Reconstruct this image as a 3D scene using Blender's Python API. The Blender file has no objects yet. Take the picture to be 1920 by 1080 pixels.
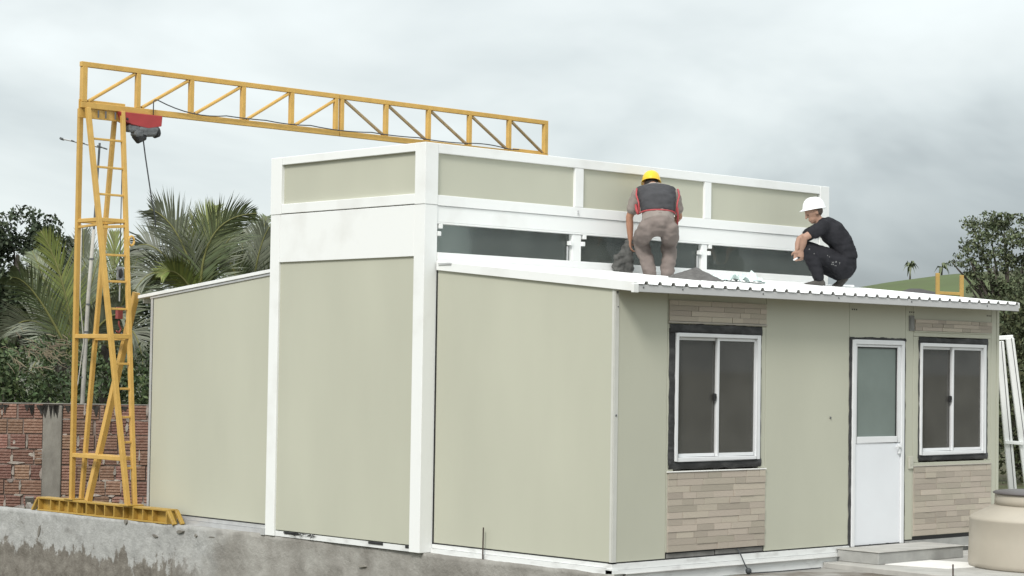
import bpy, bmesh, math, random
import numpy as np
from mathutils import Vector, Matrix, noise
random.seed(7); rng = np.random.default_rng(7)
scene = bpy.context.scene
C = scene.collection

# ------------------------------------------------------------------ camera
cam_d = bpy.data.cameras.new('camera'); cam = bpy.data.objects.new('camera', cam_d); C.objects.link(cam)
CAM = Vector((-13.20884923, -12.88651013, 1.74552119))
RT = Vector((0.73313496, -0.67992454, 0.01468827))
UP = Vector((-0.03684344, -0.0181422, 0.99915635))
FW = Vector((0.67908445, 0.73305762, 0.03835144))
cam.matrix_world = Matrix(((RT.x, UP.x, -FW.x, CAM.x), (RT.y, UP.y, -FW.y, CAM.y), (RT.z, UP.z, -FW.z, CAM.z), (0, 0, 0, 1)))
cam_d.sensor_width = 36; cam_d.lens = 71.9194; cam_d.clip_start = 0.1; cam_d.clip_end = 5000
scene.camera = cam
FPX = 3835.7

def at(px, py, D):
    """survey helper: the world point at depth D (metres) that was measured at photo pixel px,py"""
    return CAM + (RT * ((px - 960) / FPX) - UP * ((py - 540) / FPX) + FW) * D

def on_v(px, py, v):
    q = RT * ((px - 960) / FPX) - UP * ((py - 540) / FPX) + FW
    return CAM + q * ((v - CAM.y) / q.y)

# ------------------------------------------------------------------ light
SUN_DIR = Vector((-0.66, -0.34, 0.70)).normalized()      # towards the sun
sun_el = math.asin(SUN_DIR.z); sun_az = math.atan2(SUN_DIR.x, SUN_DIR.y)
sd = bpy.data.lights.new('sun', 'SUN'); so = bpy.data.objects.new('sun', sd); C.objects.link(so)
sd.energy = 1.5; sd.angle = math.radians(16); sd.color = (1.0, 0.965, 0.92)
so.rotation_euler = (-SUN_DIR).to_track_quat('-Z', 'Y').to_euler(); so.location = (-20, -10, 30)

W = bpy.data.worlds.new('World'); scene.world = W; W.use_nodes = True
nt = W.node_tree; nt.nodes.clear()
def wn(t, **k):
    n = nt.nodes.new(t)
    for a, b in k.items(): setattr(n, a, b)
    return n
L = nt.links.new
out = wn('ShaderNodeOutputWorld'); mixs = wn('ShaderNodeMixShader')
sky = wn('ShaderNodeTexSky', sky_type='NISHITA', sun_disc=False)
sky.sun_elevation = sun_el; sky.sun_rotation = sun_az
bg1 = wn('ShaderNodeBackground'); bg1.inputs[1].default_value = 0.08; L(sky.outputs[0], bg1.inputs[0])
bg2 = wn('ShaderNodeBackground'); bg2.inputs[1].default_value = 1.0
tc = wn('ShaderNodeTexCoord')
sep = wn('ShaderNodeSeparateXYZ'); L(tc.outputs['Generated'], sep.inputs[0])
def m(op, a, b=None, clamp=False):
    n = wn('ShaderNodeMath', operation=op, use_clamp=clamp)
    for i, x in enumerate((a, b)):
        if x is None: continue
        if isinstance(x, (int, float)): n.inputs[i].default_value = x
        else: L(x, n.inputs[i])
    return n.outputs[0]
def mapr(x, a, b, c=0.0, d=1.0):
    n = wn('ShaderNodeMapRange', interpolation_type='SMOOTHSTEP')
    L(x, n.inputs[0])
    for i, v in zip((1, 2, 3, 4), (a, b, c, d)): n.inputs[i].default_value = v
    return n.outputs[0]
# cloud layer coordinates: direction projected on a high flat layer
zz = m('ADD', m('MAXIMUM', sep.outputs[2], 0.0), 0.42)
cx_ = m('DIVIDE', sep.outputs[0], zz); cy_ = m('DIVIDE', sep.outputs[1], zz)
cmb = wn('ShaderNodeCombineXYZ'); L(cx_, cmb.inputs[0]); L(cy_, cmb.inputs[1]); cmb.inputs[2].default_value = 3.1
n1 = wn('ShaderNodeTexNoise'); n1.inputs['Scale'].default_value = 2.3; n1.inputs['Detail'].default_value = 5; n1.inputs['Roughness'].default_value = .5
n1.inputs['Distortion'].default_value = .5
L(cmb.outputs[0], n1.inputs['Vector'])
n2 = wn('ShaderNodeTexNoise'); n2.inputs['Scale'].default_value = 4.2; n2.inputs['Detail'].default_value = 3; n2.inputs['Roughness'].default_value = .45
L(tc.outputs['Generated'], n2.inputs['Vector'])
# rain bank low over the horizon, to the right of the site (azimuth measured clockwise from +Y)
azim = m('ARCTAN2', sep.outputs[0], sep.outputs[1])
wob = m('MULTIPLY', m('SUBTRACT', n2.outputs[0], 0.5), 0.22)
az2 = m('ADD', azim, wob)
el2 = m('ADD', sep.outputs[2], m('MULTIPLY', m('SUBTRACT', n1.outputs[0], 0.5), 0.10))
bank = m('MULTIPLY', mapr(az2, 0.72, 0.98), mapr(el2, 0.185, 0.085))
low = mapr(el2, 0.19, 0.03)
base = m('ADD', mapr(n1.outputs[0], 0.32, 0.68, -0.14, 0.14), mapr(sep.outputs[2], 0.0, 1.0, 0.84, 1.5))
lum = m('SUBTRACT', m('SUBTRACT', base, m('MULTIPLY', bank, 0.35)), m('MULTIPLY', low, 0.12))
cr = wn('ShaderNodeValToRGB'); L(m('MULTIPLY', lum, 0.6), cr.inputs[0])
e = cr.color_ramp.elements
e[0].position = 0.15; e[0].color = (.135, .155, .166, 1)
e[1].position = 0.90; e[1].color = (.78, .83, .83, 1)
for p, c in ((0.27, (.225, .252, .264, 1)), (0.45, (.40, .436, .44, 1)), (0.55, (.485, .519, .518, 1))):
    q = cr.color_ramp.elements.new(p); q.color = c
L(cr.outputs[0], bg2.inputs[0])
mixs.inputs[0].default_value = 0.94
L(bg1.outputs[0], mixs.inputs[1]); L(bg2.outputs[0], mixs.inputs[2]); L(mixs.outputs[0], out.inputs[0])

vs = scene.view_settings
vs.view_transform = 'Standard'; vs.look = 'None'; vs.gamma = 1; vs.use_curve_mapping = False; vs.exposure = 0.85

# ------------------------------------------------------------------ materials
def mat(name, col, rough=.6, var=.08, scale=6, col2=None, bump=0, bscale=40, metal=0, spec=.4, stretch=None, island=0, objrand=0, detail=4, thresh=None):
    M = bpy.data.materials.new(name); M.use_nodes = True; t = M.node_tree; b = t.nodes['Principled BSDF']
    b.inputs['Roughness'].default_value = rough; b.inputs['Metallic'].default_value = metal
    b.inputs['Specular IOR Level'].default_value = spec
    tcn = t.nodes.new('ShaderNodeTexCoord'); mp = t.nodes.new('ShaderNodeMapping')
    t.links.new(tcn.outputs['Object'], mp.inputs[0])
    if stretch: mp.inputs['Scale'].default_value = stretch
    nz = t.nodes.new('ShaderNodeTexNoise'); nz.inputs['Scale'].default_value = scale; nz.inputs['Detail'].default_value = detail
    t.links.new(mp.outputs[0], nz.inputs['Vector'])
    mr = t.nodes.new('ShaderNodeMapRange'); t.links.new(nz.outputs[0], mr.inputs[0])
    a, bb = thresh or (.3, .7)
    mr.inputs[1].default_value = a; mr.inputs[2].default_value = bb
    mx = t.nodes.new('ShaderNodeMix'); mx.data_type = 'RGBA'
    c1 = tuple(x * (1 - var) for x in col) + (1,); c2 = (tuple(col2) if col2 else tuple(x * (1 + var) for x in col)) + (1,)
    mx.inputs[6].default_value = c1; mx.inputs[7].default_value = c2
    t.links.new(mr.outputs[0], mx.inputs[0])
    res = mx.outputs[2]
    if island or objrand:
        g = t.nodes.new('ShaderNodeNewGeometry') if island else t.nodes.new('ShaderNodeObjectInfo')
        o = g.outputs['Random Per Island'] if island else g.outputs['Random']
        hs = t.nodes.new('ShaderNodeHueSaturation')
        k = island or objrand
        r1 = t.nodes.new('ShaderNodeMapRange'); t.links.new(o, r1.inputs[0]); r1.inputs[3].default_value = 1 - k; r1.inputs[4].default_value = 1 + k
        t.links.new(r1.outputs[0], hs.inputs['Value'])
        ml = t.nodes.new('ShaderNodeMath'); ml.operation = 'MULTIPLY'; ml.inputs[1].default_value = 7.31; t.links.new(o, ml.inputs[0])
        fr = t.nodes.new('ShaderNodeMath'); fr.operation = 'FRACT'; t.links.new(ml.outputs[0], fr.inputs[0])
        r2 = t.nodes.new('ShaderNodeMapRange'); t.links.new(fr.outputs[0], r2.inputs[0]); r2.inputs[3].default_value = .5 - k * .06; r2.inputs[4].default_value = .5 + k * .06
        t.links.new(r2.outputs[0], hs.inputs['Hue'])
        t.links.new(res, hs.inputs['Color']); res = hs.outputs[0]
    t.links.new(res, b.inputs['Base Color'])
    if bump:
        n3 = t.nodes.new('ShaderNodeTexNoise'); n3.inputs['Scale'].default_value = bscale; n3.inputs['Detail'].default_value = 6
        t.links.new(mp.outputs[0], n3.inputs['Vector'])
        bp = t.nodes.new('ShaderNodeBump'); bp.inputs['Strength'].default_value = bump; bp.inputs['Distance'].default_value = .02
        t.links.new(n3.outputs[0], bp.inputs['Height']); t.links.new(bp.outputs[0], b.inputs['Normal'])
    return M

MP = mat('cream_panel', (.472, .473, .386), .5, .045, 1.1, bump=.06, bscale=6, stretch=(1, 1, .35))
MW = mat('white_paint', (.80, .81, .80), .38, .0, 2.2, col2=(.70, .70, .68), thresh=(.52, .80), bump=.04, bscale=5)
MWD = mat('dirty_white_paint', (.74, .75, .74), .5, .0, 5, col2=(.52, .52, .51), thresh=(.52, .8), bump=.1, stretch=(1, 1, 3))
MALU = mat('grey_aluminium', (.55, .555, .56), .35, .08, 8, metal=.35)
MROOF = mat('white_roof_sheet', (.82, .83, .83), .35, .03, 4)
MFRAME = mat('white_window_frame', (.72, .73, .74), .3, .03, 6)
MDOOR = mat('white_door', (.74, .76, .79), .3, .02, 3)
MSEAL = mat('black_sealant', (.040, .041, .042), .75, .2, 9, col2=(.10, .10, .10), bump=.5, bscale=30, thresh=(.45, .8), stretch=(.5, 1, 1))
MDARK = mat('dark_gap', (.02, .02, .02), .8)
MRUB = mat('black_rubber', (.025, .025, .026), .5)
MYEL = mat('yellow_paint', (.57, .352, .095), .42, .08, 9, bump=.05)
MYELB = mat('chipped_yellow_paint', (.45, .285, .06), .5, .1, 14, col2=(.34, .21, .06), thresh=(.5, .75), bump=.15)
MYELT = mat('faded_yellow_paint', (.44, .285, .085), .5, .1, 9)
MRED2 = mat('faded_red_paint', (.26, .065, .06), .6, .15, 20)
MRED = mat('red_hoist_paint', (.36, .045, .045), .4, .08, 8)
MMOT = mat('motor_aluminium', (.16, .165, .17), .4, .25, 20, metal=.4)
MSTONE = mat('stone_strip_tile', (.42, .370, .305), .6, .10, 9, bump=.12, bscale=25, objrand=.17, stretch=(1, 1, 3))
MGROUT = mat('tile_grout', (.40, .37, .33), .8)
MBRICK = mat('red_hollow_brick', (.26, .128, .088), .9, .25, 7, col2=(.31, .20, .155), bump=.35, bscale=35, objrand=.24)
MMORT = mat('grey_mortar', (.19, .145, .122), .95, .25, 9, col2=(.28, .225, .195), bump=.6, bscale=22)
MSMEAR = mat('pale_mortar_smear', (.31, .27, .235), .95, .2, 12, bump=.5, bscale=30, island=.25)
MPIL = mat('stained_concrete', (.17, .155, .135), .95, .2, 4, col2=(.26, .245, .215), bump=.4, bscale=18, stretch=(1, 1, .5))
MBLACKM = mat('mould_and_hole_black', (.035, .032, .028), .95, .3, 9)
MSKIN = mat('skin', (.36, .19, .125), .55, .08, 10, spec=.3)
MSKIN2 = mat('light_skin', (.37, .225, .165), .5, .08, 10, spec=.3)
MHAIR = mat('dark_hair', (.018, .014, .012), .7)
MTROU = mat('taupe_cotton', (.205, .172, .157), .9, .1, 8, bump=.3, bscale=18, spec=.1)
MSHIRT = mat('grey_beige_cotton', (.255, .222, .202), .9, .08, 8, bump=.25, bscale=16, spec=.1)
MVEST = mat('charcoal_vest_fabric', (.065, .065, .07), .85, .12, 10, bump=.25, bscale=20, spec=.15)
MVRED = mat('red_piping', (.40, .065, .07), .6)
MBLK = mat('black_tshirt', (.026, .026, .030), .9, .15, 8, bump=.3, bscale=16, spec=.1)
MBLKT = mat('black_trousers', (.022, .022, .026), .85, .15, 8, bump=.35, bscale=14, spec=.15)
MBOOT = mat('dusty_boot', (.075, .070, .064), .8, .2, 18, bump=.2)
MHATY = mat('yellow_helmet', (.80, .52, .03), .3, .02)
MHATW = mat('white_helmet', (.86, .87, .88), .28, .02)
MPAINT = mat('dried_paint', (.20, .20, .20), .7)
MBAG = mat('grey_canvas', (.105, .105, .10), .9, .3, 9, bump=.5, bscale=18, spec=.1)
MHEAP = mat('wet_mortar', (.12, .115, .11), .9, .2, 20, bump=.8, bscale=40)
MTANK = mat('beige_polyethylene', (.43, .39, .325), .45, .05, 3, bump=.04, bscale=5)
MLID = mat('dark_lid', (.12, .11, .11), .5, .1)
MSTEEL = mat('rusty_rebar', (.09, .07, .06), .7, .3, 30, metal=.4)
MCABLE = mat('dark_cable', (.05, .055, .06), .6)
MPOLE = mat('pale_bamboo_pole', (.42, .40, .36), .6, .15, 9)
MPOLEG = mat('grey_steel_mast', (.13, .135, .14), .5, .1, 9, metal=.3)
MSTEP = mat('grey_cement_step', (.33, .33, .315), .85, .15, 5, bump=.25, bscale=20)
MTOP = mat('pale_cement_topping', (.41, .40, .375), .85, .12, 5, bump=.2, bscale=16)
MCUT = mat('white_cement_sheet', (.78, .77, .74), .8, .06, 5)
MTREE = mat('dark_leaf', (.046, .062, .034), .6, .25, 1.2, island=.45, spec=.25)
MTREE2 = mat('grey_green_leaf', (.060, .068, .046), .55, .3, 1.0, island=.5, spec=.25)
MBUSH = mat('bush_leaf', (.066, .094, .040), .6, .3, 1.3, island=.5, spec=.25)
MOLIVE = mat('olive_leaf', (.096, .115, .062), .6, .25, .8, island=.45, spec=.25)
MSHRUB = mat('dry_shrub_leaf', (.066, .075, .038), .65, .3, .9, island=.5, spec=.2)
MBARK = mat('dark_bark', (.07, .06, .05), .9, .2, 6, bump=.5)
MPALM = mat('palm_leaflet', (.088, .118, .048), .45, .3, .9, col2=(.14, .165, .085), island=.35, spec=.45)
MPALMY = mat('yellow_green_palm_leaflet', (.140, .165, .045), .45, .25, .9, island=.3, spec=.4)
MPALMG = mat('grey_palm_leaflet', (.125, .138, .095), .5, .3, .9, island=.3, spec=.4)
MRIB = mat('palm_midrib', (.17, .17, .06), .5, .15, 4)
MDRY = mat('dry_vine', (.20, .165, .115), .9, .25, 6, island=.3)
MGLASS_IN = mat('interior_wall', (.70, .73, .69), .7, .05, 2)
MCEIL = mat('interior_ceiling', (.68, .70, .67), .7, .05, 2)
MFLOOR = mat('interior_floor', (.25, .25, .24), .8)
MROOFT = mat('dark_roof_tile', (.060, .055, .055), .8, .2, 4)
MWALLF = mat('plain_house_wall', (.4, .38, .34), .8)

def glass(name, tint, lift, refl=1.0, dcol=(.5, .49, .45)):  # diffuse share and its colour stand in for light from the rooms behind
    M = bpy.data.materials.new(name); M.use_nodes = True; t = M.node_tree; t.nodes.clear()
    o = t.nodes.new('ShaderNodeOutputMaterial'); tr = t.nodes.new('ShaderNodeBsdfTransparent'); tr.inputs[0].default_value = tint + (1,)
    df = t.nodes.new('ShaderNodeBsdfDiffuse'); df.inputs[0].default_value = dcol + (1,)
    gl = t.nodes.new('ShaderNodeBsdfGlossy'); gl.inputs['Roughness'].default_value = .03
    m1 = t.nodes.new('ShaderNodeMixShader'); m2 = t.nodes.new('ShaderNodeMixShader')
    tcn = t.nodes.new('ShaderNodeTexCoord'); nz = t.nodes.new('ShaderNodeTexNoise'); nz.inputs['Scale'].default_value = 2.5
    t.links.new(tcn.outputs['Object'], nz.inputs['Vector'])
    mr = t.nodes.new('ShaderNodeMapRange'); t.links.new(nz.outputs[0], mr.inputs[0]); mr.inputs[3].default_value = lift * .6; mr.inputs[4].default_value = lift * 1.4
    t.links.new(mr.outputs[0], m1.inputs[0]); t.links.new(tr.outputs[0], m1.inputs[1]); t.links.new(df.outputs[0], m1.inputs[2])
    fr = t.nodes.new('ShaderNodeFresnel'); fr.inputs[0].default_value = 1.5
    ml = t.nodes.new('ShaderNodeMath'); ml.operation = 'MULTIPLY'; ml.inputs[1].default_value = refl; t.links.new(fr.outputs[0], ml.inputs[0])
    t.links.new(ml.outputs[0], m2.inputs[0]); t.links.new(m1.outputs[0], m2.inputs[1]); t.links.new(gl.outputs[0], m2.inputs[2])
    t.links.new(m2.outputs[0], o.inputs[0]); return M
MGL = glass('lightened_window_glass', (.70, .69, .66), .16, 1.0)  # grey diffuse film put in to brighten the panes
MCLG = glass('clerestory_glass', (.86, .91, .88), .165, 1.2, (.46, .52, .48))  # greenish diffuse film imitates the lit interior behind the strip windows
MFROST = mat('frosted_glass', (.165, .20, .185), .28, .16, 1.2, spec=.7)
MPLAS = mat('clear_plastic_sheet', (.62, .72, .70), .25, .1, 9, spec=.6)

# ------------------------------------------------------------------ mesh helpers
def link(name, me, material=None, parent=None):
    o = bpy.data.objects.new(name, me); C.objects.link(o)
    if material and len(me.materials) == 0: me.materials.append(material)
    if parent: o.parent = parent; o.matrix_parent_inverse = Matrix.Identity(4); 
    if parent: o.location = -world_loc(parent)
    return o
def world_loc(p):
    v = Vector((0, 0, 0))
    while p: v += p.location; p = p.parent
    return v
def thing(name, label, cat, loc=(0, 0, 0), group=None):
    o = bpy.data.objects.new(name, None); C.objects.link(o); o.location = loc; o.empty_display_size = .2
    o['label'] = label; o['category'] = cat
    if group: o['group'] = group
    return o
def tag(o, label=None, cat=None, group=None, kind=None):
    for k, v in (('label', label), ('category', cat), ('group', group), ('kind', kind)):
        if v: o[k] = v
    return o

class MB:
    def __init__(s): s.v = []; s.f = []
    def add(s, vs, fs):
        n = len(s.v); s.v += [tuple(x) for x in vs]; s.f += [tuple(i + n for i in f) for f in fs]; return s
    def box(s, a, b):
        x0, y0, z0 = a; x1, y1, z1 = b
        return s.hexa([(x0, y0, z0), (x1, y0, z0), (x1, y1, z0), (x0, y1, z0), (x0, y0, z1), (x1, y0, z1), (x1, y1, z1), (x0, y1, z1)])
    def hexa(s, p):
        return s.add(p, [(3, 2, 1, 0), (4, 5, 6, 7), (0, 1, 5, 4), (1, 2, 6, 5), (2, 3, 7, 6), (3, 0, 4, 7)])
    def bar(s, p, q, w, h, up=(0, 0, 1)):
        p = Vector(p); q = Vector(q); d = (q - p).normalized(); up = Vector(up)
        if abs(d.dot(up)) > .98: up = Vector((1, 0, 0))
        x = d.cross(up).normalized() * (w / 2); y = x.cross(d).normalized() * (h / 2)
        P = [p - x - y, p + x - y, p + x + y, p - x + y, q - x - y, q + x - y, q + x + y, q - x + y]
        return s.add(P, [(0, 1, 2, 3), (7, 6, 5, 4), (4, 5, 1, 0), (5, 6, 2, 1), (6, 7, 3, 2), (7, 4, 0, 3)])
    def tube(s, pts, r, n=8):
        pts = [Vector(p) for p in pts]; k = len(pts); rr = r if isinstance(r, (list, tuple)) else [r] * k
        vs = []; fs = []; prev = None
        for i, p in enumerate(pts):
            d = (pts[min(i + 1, k - 1)] - pts[max(i - 1, 0)]).normalized()
            a = prev - d * prev.dot(d) if prev is not None else d.orthogonal()
            a.normalize(); b = d.cross(a); prev = a
            for j in range(n):
                t = 2 * math.pi * j / n; vs.append(p + (a * math.cos(t) + b * math.sin(t)) * rr[i])
        for i in range(k - 1):
            for j in range(n): fs.append((i * n + j, i * n + (j + 1) % n, (i + 1) * n + (j + 1) % n, (i + 1) * n + j))
        fs.append(tuple(range(n - 1, -1, -1))); fs.append(tuple((k - 1) * n + j for j in range(n)))
        return s.add(vs, fs)
    def lathe(s, c, prof, n=48):
        c = Vector(c); vs = []; fs = []; k = len(prof)
        for r, z in prof:
            for j in range(n):
                t = 2 * math.pi * j / n; vs.append(c + Vector((r * math.cos(t), r * math.sin(t), z)))
        for i in range(k - 1):
            for j in range(n): fs.append((i * n + j, i * n + (j + 1) % n, (i + 1) * n + (j + 1) % n, (i + 1) * n + j))
        fs.append(tuple(range(n - 1, -1, -1))); fs.append(tuple((k - 1) * n + j for j in range(n)))
        return s.add(vs, fs)
    def ell(s, c, rx, ry, rz, R=None, n=14):
        c = Vector(c); R = R or Matrix.Identity(3); vs = []; fs = []; k = n // 2
        for i in range(1, k):
            ph = math.pi * i / k
            for j in range(n):
                t = 2 * math.pi * j / n
                vs.append(c + R @ Vector((rx * math.sin(ph) * math.cos(t), ry * math.sin(ph) * math.sin(t), rz * math.cos(ph))))
        a = len(vs); vs.append(c + R @ Vector((0, 0, rz))); vs.append(c - R @ Vector((0, 0, rz)))
        for i in range(k - 2):
            for j in range(n): fs.append((i * n + j, (i + 1) * n + j, (i + 1) * n + (j + 1) % n, i * n + (j + 1) % n))
        for j in range(n):
            fs.append((a, j, (j + 1) % n)); fs.append((a + 1, (k - 2) * n + (j + 1) % n, (k - 2) * n + j))
        return s.add(vs, fs)
    def loft(s, rings, n=16, cap=.6):
        """rings: (center, rx, ry, xaxis); closed tube with rounded ends"""
        k = len(rings); vs = []; fs = []
        cs = [Vector(r[0]) for r in rings]
        def ring(c, rx, ry, xa, d):
            x = Vector(xa); x = (x - d * x.dot(d)).normalized(); y = d.cross(x)
            for j in range(n):
                t = 2 * math.pi * j / n; vs.append(c + x * (rx * math.cos(t)) + y * (ry * math.sin(t)))
        for i, (c, rx, ry, xa) in enumerate(rings):
            d = (cs[min(i + 1, k - 1)] - cs[max(i - 1, 0)]).normalized(); c = Vector(c)
            if i == 0:
                ring(c - d * min(rx, ry) * cap, rx * .45, ry * .45, xa, d); ring(c - d * min(rx, ry) * cap * .6, rx * .8, ry * .8, xa, d)
            ring(c, rx, ry, xa, d)
            if i == k - 1:
                ring(c + d * min(rx, ry) * cap * .6, rx * .8, ry * .8, xa, d); ring(c + d * min(rx, ry) * cap, rx * .45, ry * .45, xa, d)
        K = k + 4
        for i in range(K - 1):
            for j in range(n): fs.append((i * n + j, i * n + (j + 1) % n, (i + 1) * n + (j + 1) % n, (i + 1) * n + j))
        fs.append(tuple(range(n - 1, -1, -1))); fs.append(tuple((K - 1) * n + j for j in range(n)))
        return s.add(vs, fs)
    def mesh(s, name, smooth=False):
        me = bpy.data.meshes.new(name); me.from_pydata(s.v, [], s.f); me.update()
        if smooth: me.polygons.foreach_set('use_smooth', [True] * len(me.polygons))
        return me
    def build(s, name, material, parent=None, smooth=False, bevel=0):
        me = s.mesh(name, smooth)
        if bevel:
            bm = bmesh.new(); bm.from_mesh(me)
            bmesh.ops.remove_doubles(bm, verts=bm.verts, dist=1e-6)
            bmesh.ops.bevel(bm, geom=bm.edges[:], offset=bevel, segments=1, affect='EDGES', clamp_overlap=True)
            bm.to_mesh(me); bm.free()
        return link(name, me, material, parent)

def box(name, a, b, material, parent=None, bevel=.004):
    lo = [min(x, y) for x, y in zip(a, b)]; hi = [max(x, y) for x, y in zip(a, b)]
    return MB().box(lo, hi).build(name, material, parent, bevel=bevel)

# ------------------------------------------------------------------ the setting: ground, terrain
HC = at(1975, 600, 600); FH = at(1716, 548, 250)
def hill_z(x, y):
    rx, ry = RT.x, RT.y; n = math.hypot(rx, ry); rx /= n; ry /= n
    dx, dy = x - HC.x, y - HC.y; a = dx * rx + dy * ry; b = -dx * ry + dy * rx
    z = 33 * math.exp(-(a / 125) ** 2 - (b / 170) ** 2)
    dx, dy = x - FH.x, y - FH.y; a = dx * rx + dy * ry; b = -dx * ry + dy * rx
    z += 7.0 * math.exp(-(a / 70) ** 2 - (b / 60) ** 2)
    z += 22 * math.exp(-((a + 420) / 260) ** 2 - ((b - 500) / 200) ** 2)
    if z > .5: z += 1.2 * noise.noise(Vector((x * .012, y * .012, 0))) + .3 * noise.noise(Vector((x * .06, y * .06, 1)))
    return z
MGRASS = mat('hill_grass', (.092, .092, .060), .9, .15, .014, col2=(.100, .128, .058), thresh=(.36, .54), detail=8, spec=.1, bump=.3, bscale=.4)
MGROUND = mat('bare_ground', (.16, .135, .105), .95, .2, .8, col2=(.12, .125, .075), bump=.5, bscale=8, spec=.1)
def build_hills():
    N = 110; vs = []; fs = []
    ax = Vector((RT.x, RT.y, 0)).normalized(); ay = Vector((-ax.y, ax.x, 0)); o = Vector((CAM.x, CAM.y, 0))
    for i in range(N + 1):
        d = 95 + (1300 - 95) * (i / N) ** 1.3
        for j in range(N + 1):
            p = o + ay * d + ax * ((j / N - .5) * 1500)
            vs.append((p.x, p.y, -1.28 + hill_z(p.x, p.y)))
    for i in range(N):
        for j in range(N): a = i * (N + 1) + j; fs.append((a, a + 1, a + N + 2, a + N + 1))
    return tag(MB().add(vs, fs).build('hills', MGRASS, smooth=True), kind='structure')
build_hills()
g = MB().add([(-1500, -1500, -1.2), (2500, -1500, -1.2), (2500, 2500, -1.2), (-1500, 2500, -1.2)], [(0, 1, 2, 3)]).build('ground', MGROUND)
tag(g, kind='structure')

# terrace the house stands on; its cast concrete edge is the retaining wall along the side
EDGE = [(-9.0, 0.03), (-.07, -.051), (1.2, -.085), (2.5, -.117), (5.07, -.154), (6.66, -.235), (7.94, -.335), (9.4, -.425), (10.1, -.518), (14, -.95), (22, -1.9)]
def edge_u(v):
    for (a, ua), (b, ub) in zip(EDGE, EDGE[1:]):
        if a <= v <= b: return ua + (ub - ua) * (v - a) / (b - a)
    return EDGE[-1][1]
def retaining_wall():
    v0, v1 = -.07, 22; nv, nz = 620, 30; vs = []; fs = []
    for i in range(nv + 1):
        v = v0 + (v1 - v0) * (i / nv) ** 1.25
        for k in range(nz + 1):
            z = -.1 - 1.12 * k / nz
            u = edge_u(v) - .02 * k / nz
            n = noise.noise(Vector((v * 1.7, z * 2.3, 0))) * .022 + noise.noise(Vector((v * 6, z * 8, 3))) * .009 + noise.noise(Vector((v * 22, z * 26, 5))) * .004
            zz = z + (noise.noise(Vector((v * 3.1, 0, 9))) * .010 + noise.noise(Vector((v * 11, 0, 4))) * .005 if k < 2 else 0)
            vs.append((u - n, v, zz))
        vs.append((edge_u(v) + .16, v, -.1 + noise.noise(Vector((v * 3.1, 2, 9))) * .006)); vs.append((edge_u(v) + .16, v, -1.22))
    R = nz + 3
    for i in range(nv):
        for k in range(R - 1):
            a = i * R + k
            if k == nz: continue
            fs.append((a, a + 1, a + R + 1, a + R))
        a = i * R; fs.append((a, a + R, a + R + nz + 1, a + nz + 1))
        
    M = bpy.data.materials.new('rough_plaster'); M.use_nodes = True; t = M.node_tree; b = t.nodes['Principled BSDF']; b.inputs['Roughness'].default_value = .95
    b.inputs['Specular IOR Level'].default_value = .15
    def nd(x): return t.nodes.new(x)
    tcn = nd('ShaderNodeTexCoord'); sp = nd('ShaderNodeSeparateXYZ'); t.links.new(tcn.outputs['Object'], sp.inputs[0])
    def nz_(sc, det, stretch=(1, 1, 1), rough=.6):
        mp = nd('ShaderNodeMapping'); mp.inputs['Scale'].default_value = stretch; t.links.new(tcn.outputs['Object'], mp.inputs[0])
        n = nd('ShaderNodeTexNoise'); n.inputs['Scale'].default_value = sc; n.inputs['Detail'].default_value = det; n.inputs['Roughness'].default_value = rough
        t.links.new(mp.outputs[0], n.inputs['Vector']); return n.outputs[0]
    def mth(op, a, c):
        n = nd('ShaderNodeMath'); n.operation = op
        for i, x in enumerate((a, c)):
            if isinstance(x, (int, float)): n.inputs[i].default_value = x
            else: t.links.new(x, n.inputs[i])
        return n.outputs[0]
    def mr(x, a, c, d0=0., d1=1.):
        n = nd('ShaderNodeMapRange'); t.links.new(x, n.inputs[0])
        for i, q in zip((1, 2, 3, 4), (a, c, d0, d1)): n.inputs[i].default_value = q
        return n.outputs[0]
    def mix(f, A, B):
        n = nd('ShaderNodeMix'); n.data_type = 'RGBA'; t.links.new(f, n.inputs[0])
        for i, x in ((6, A), (7, B)):
            if isinstance(x, tuple): n.inputs[i].default_value = x + (1,)
            else: t.links.new(x, n.inputs[i])
        return n.outputs[2]
    big = nz_(1.1, 5); fine = nz_(9, 8, rough=.7); drip = nz_(3.2, 6, (1, 1.5, .55)); blot = nz_(2.6, 6)
    plaster = mix(mr(fine, .3, .7), (.285, .285, .275), (.44, .44, .425))
    brown = mix(mr(blot, .35, .65), (.235, .222, .20), (.37, .358, .33))
    # fresh grey coat at the far end of the wall, older brownish coat towards the near corner
    side = mr(mth('ADD', sp.outputs[1], mth('MULTIPLY', mth('SUBTRACT', big, .5), 4.)), 5.6, 6.8)
    c1 = mix(side, brown, plaster)
    # the coat stops in ragged trowel strokes above a bare earthy footing
    lim = mth('ADD', mth('ADD', sp.outputs[2], mth('MULTIPLY', mth('SUBTRACT', drip, .5), .95)), mth('MULTIPLY', mth('SUBTRACT', fine, .5), .5))
    foot = mth('MULTIPLY', mr(lim, -.50, -.56), mr(mth('ADD', sp.outputs[1], mth('MULTIPLY', mth('SUBTRACT', drip, .5), 1.2)), 6.0, 6.7))
    soil = mix(mr(fine, .35, .65), (.14, .126, .108), (.235, .218, .19))
    c2 = mix(foot, c1, soil)
    dark = mr(nz_(3.3, 6, (1, .7, 1.6)), .60, .70, 0., .45)
    c3 = mix(dark, c2, (.15, .14, .125))
    t.links.new(c3, b.inputs['Base Color'])
    bp = nd('ShaderNodeBump'); bp.inputs['Strength'].default_value = .9; bp.inputs['Distance'].default_value = .02
    t.links.new(nz_(16, 8, rough=.7), bp.inputs['Height']); t.links.new(bp.outputs[0], b.inputs['Normal'])
    o = MB().add(vs, fs).build('retaining_wall', M, smooth=True)
    tag(o, 'low rough grey plastered concrete wall in front of the house side', 'wall'); return o
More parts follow.
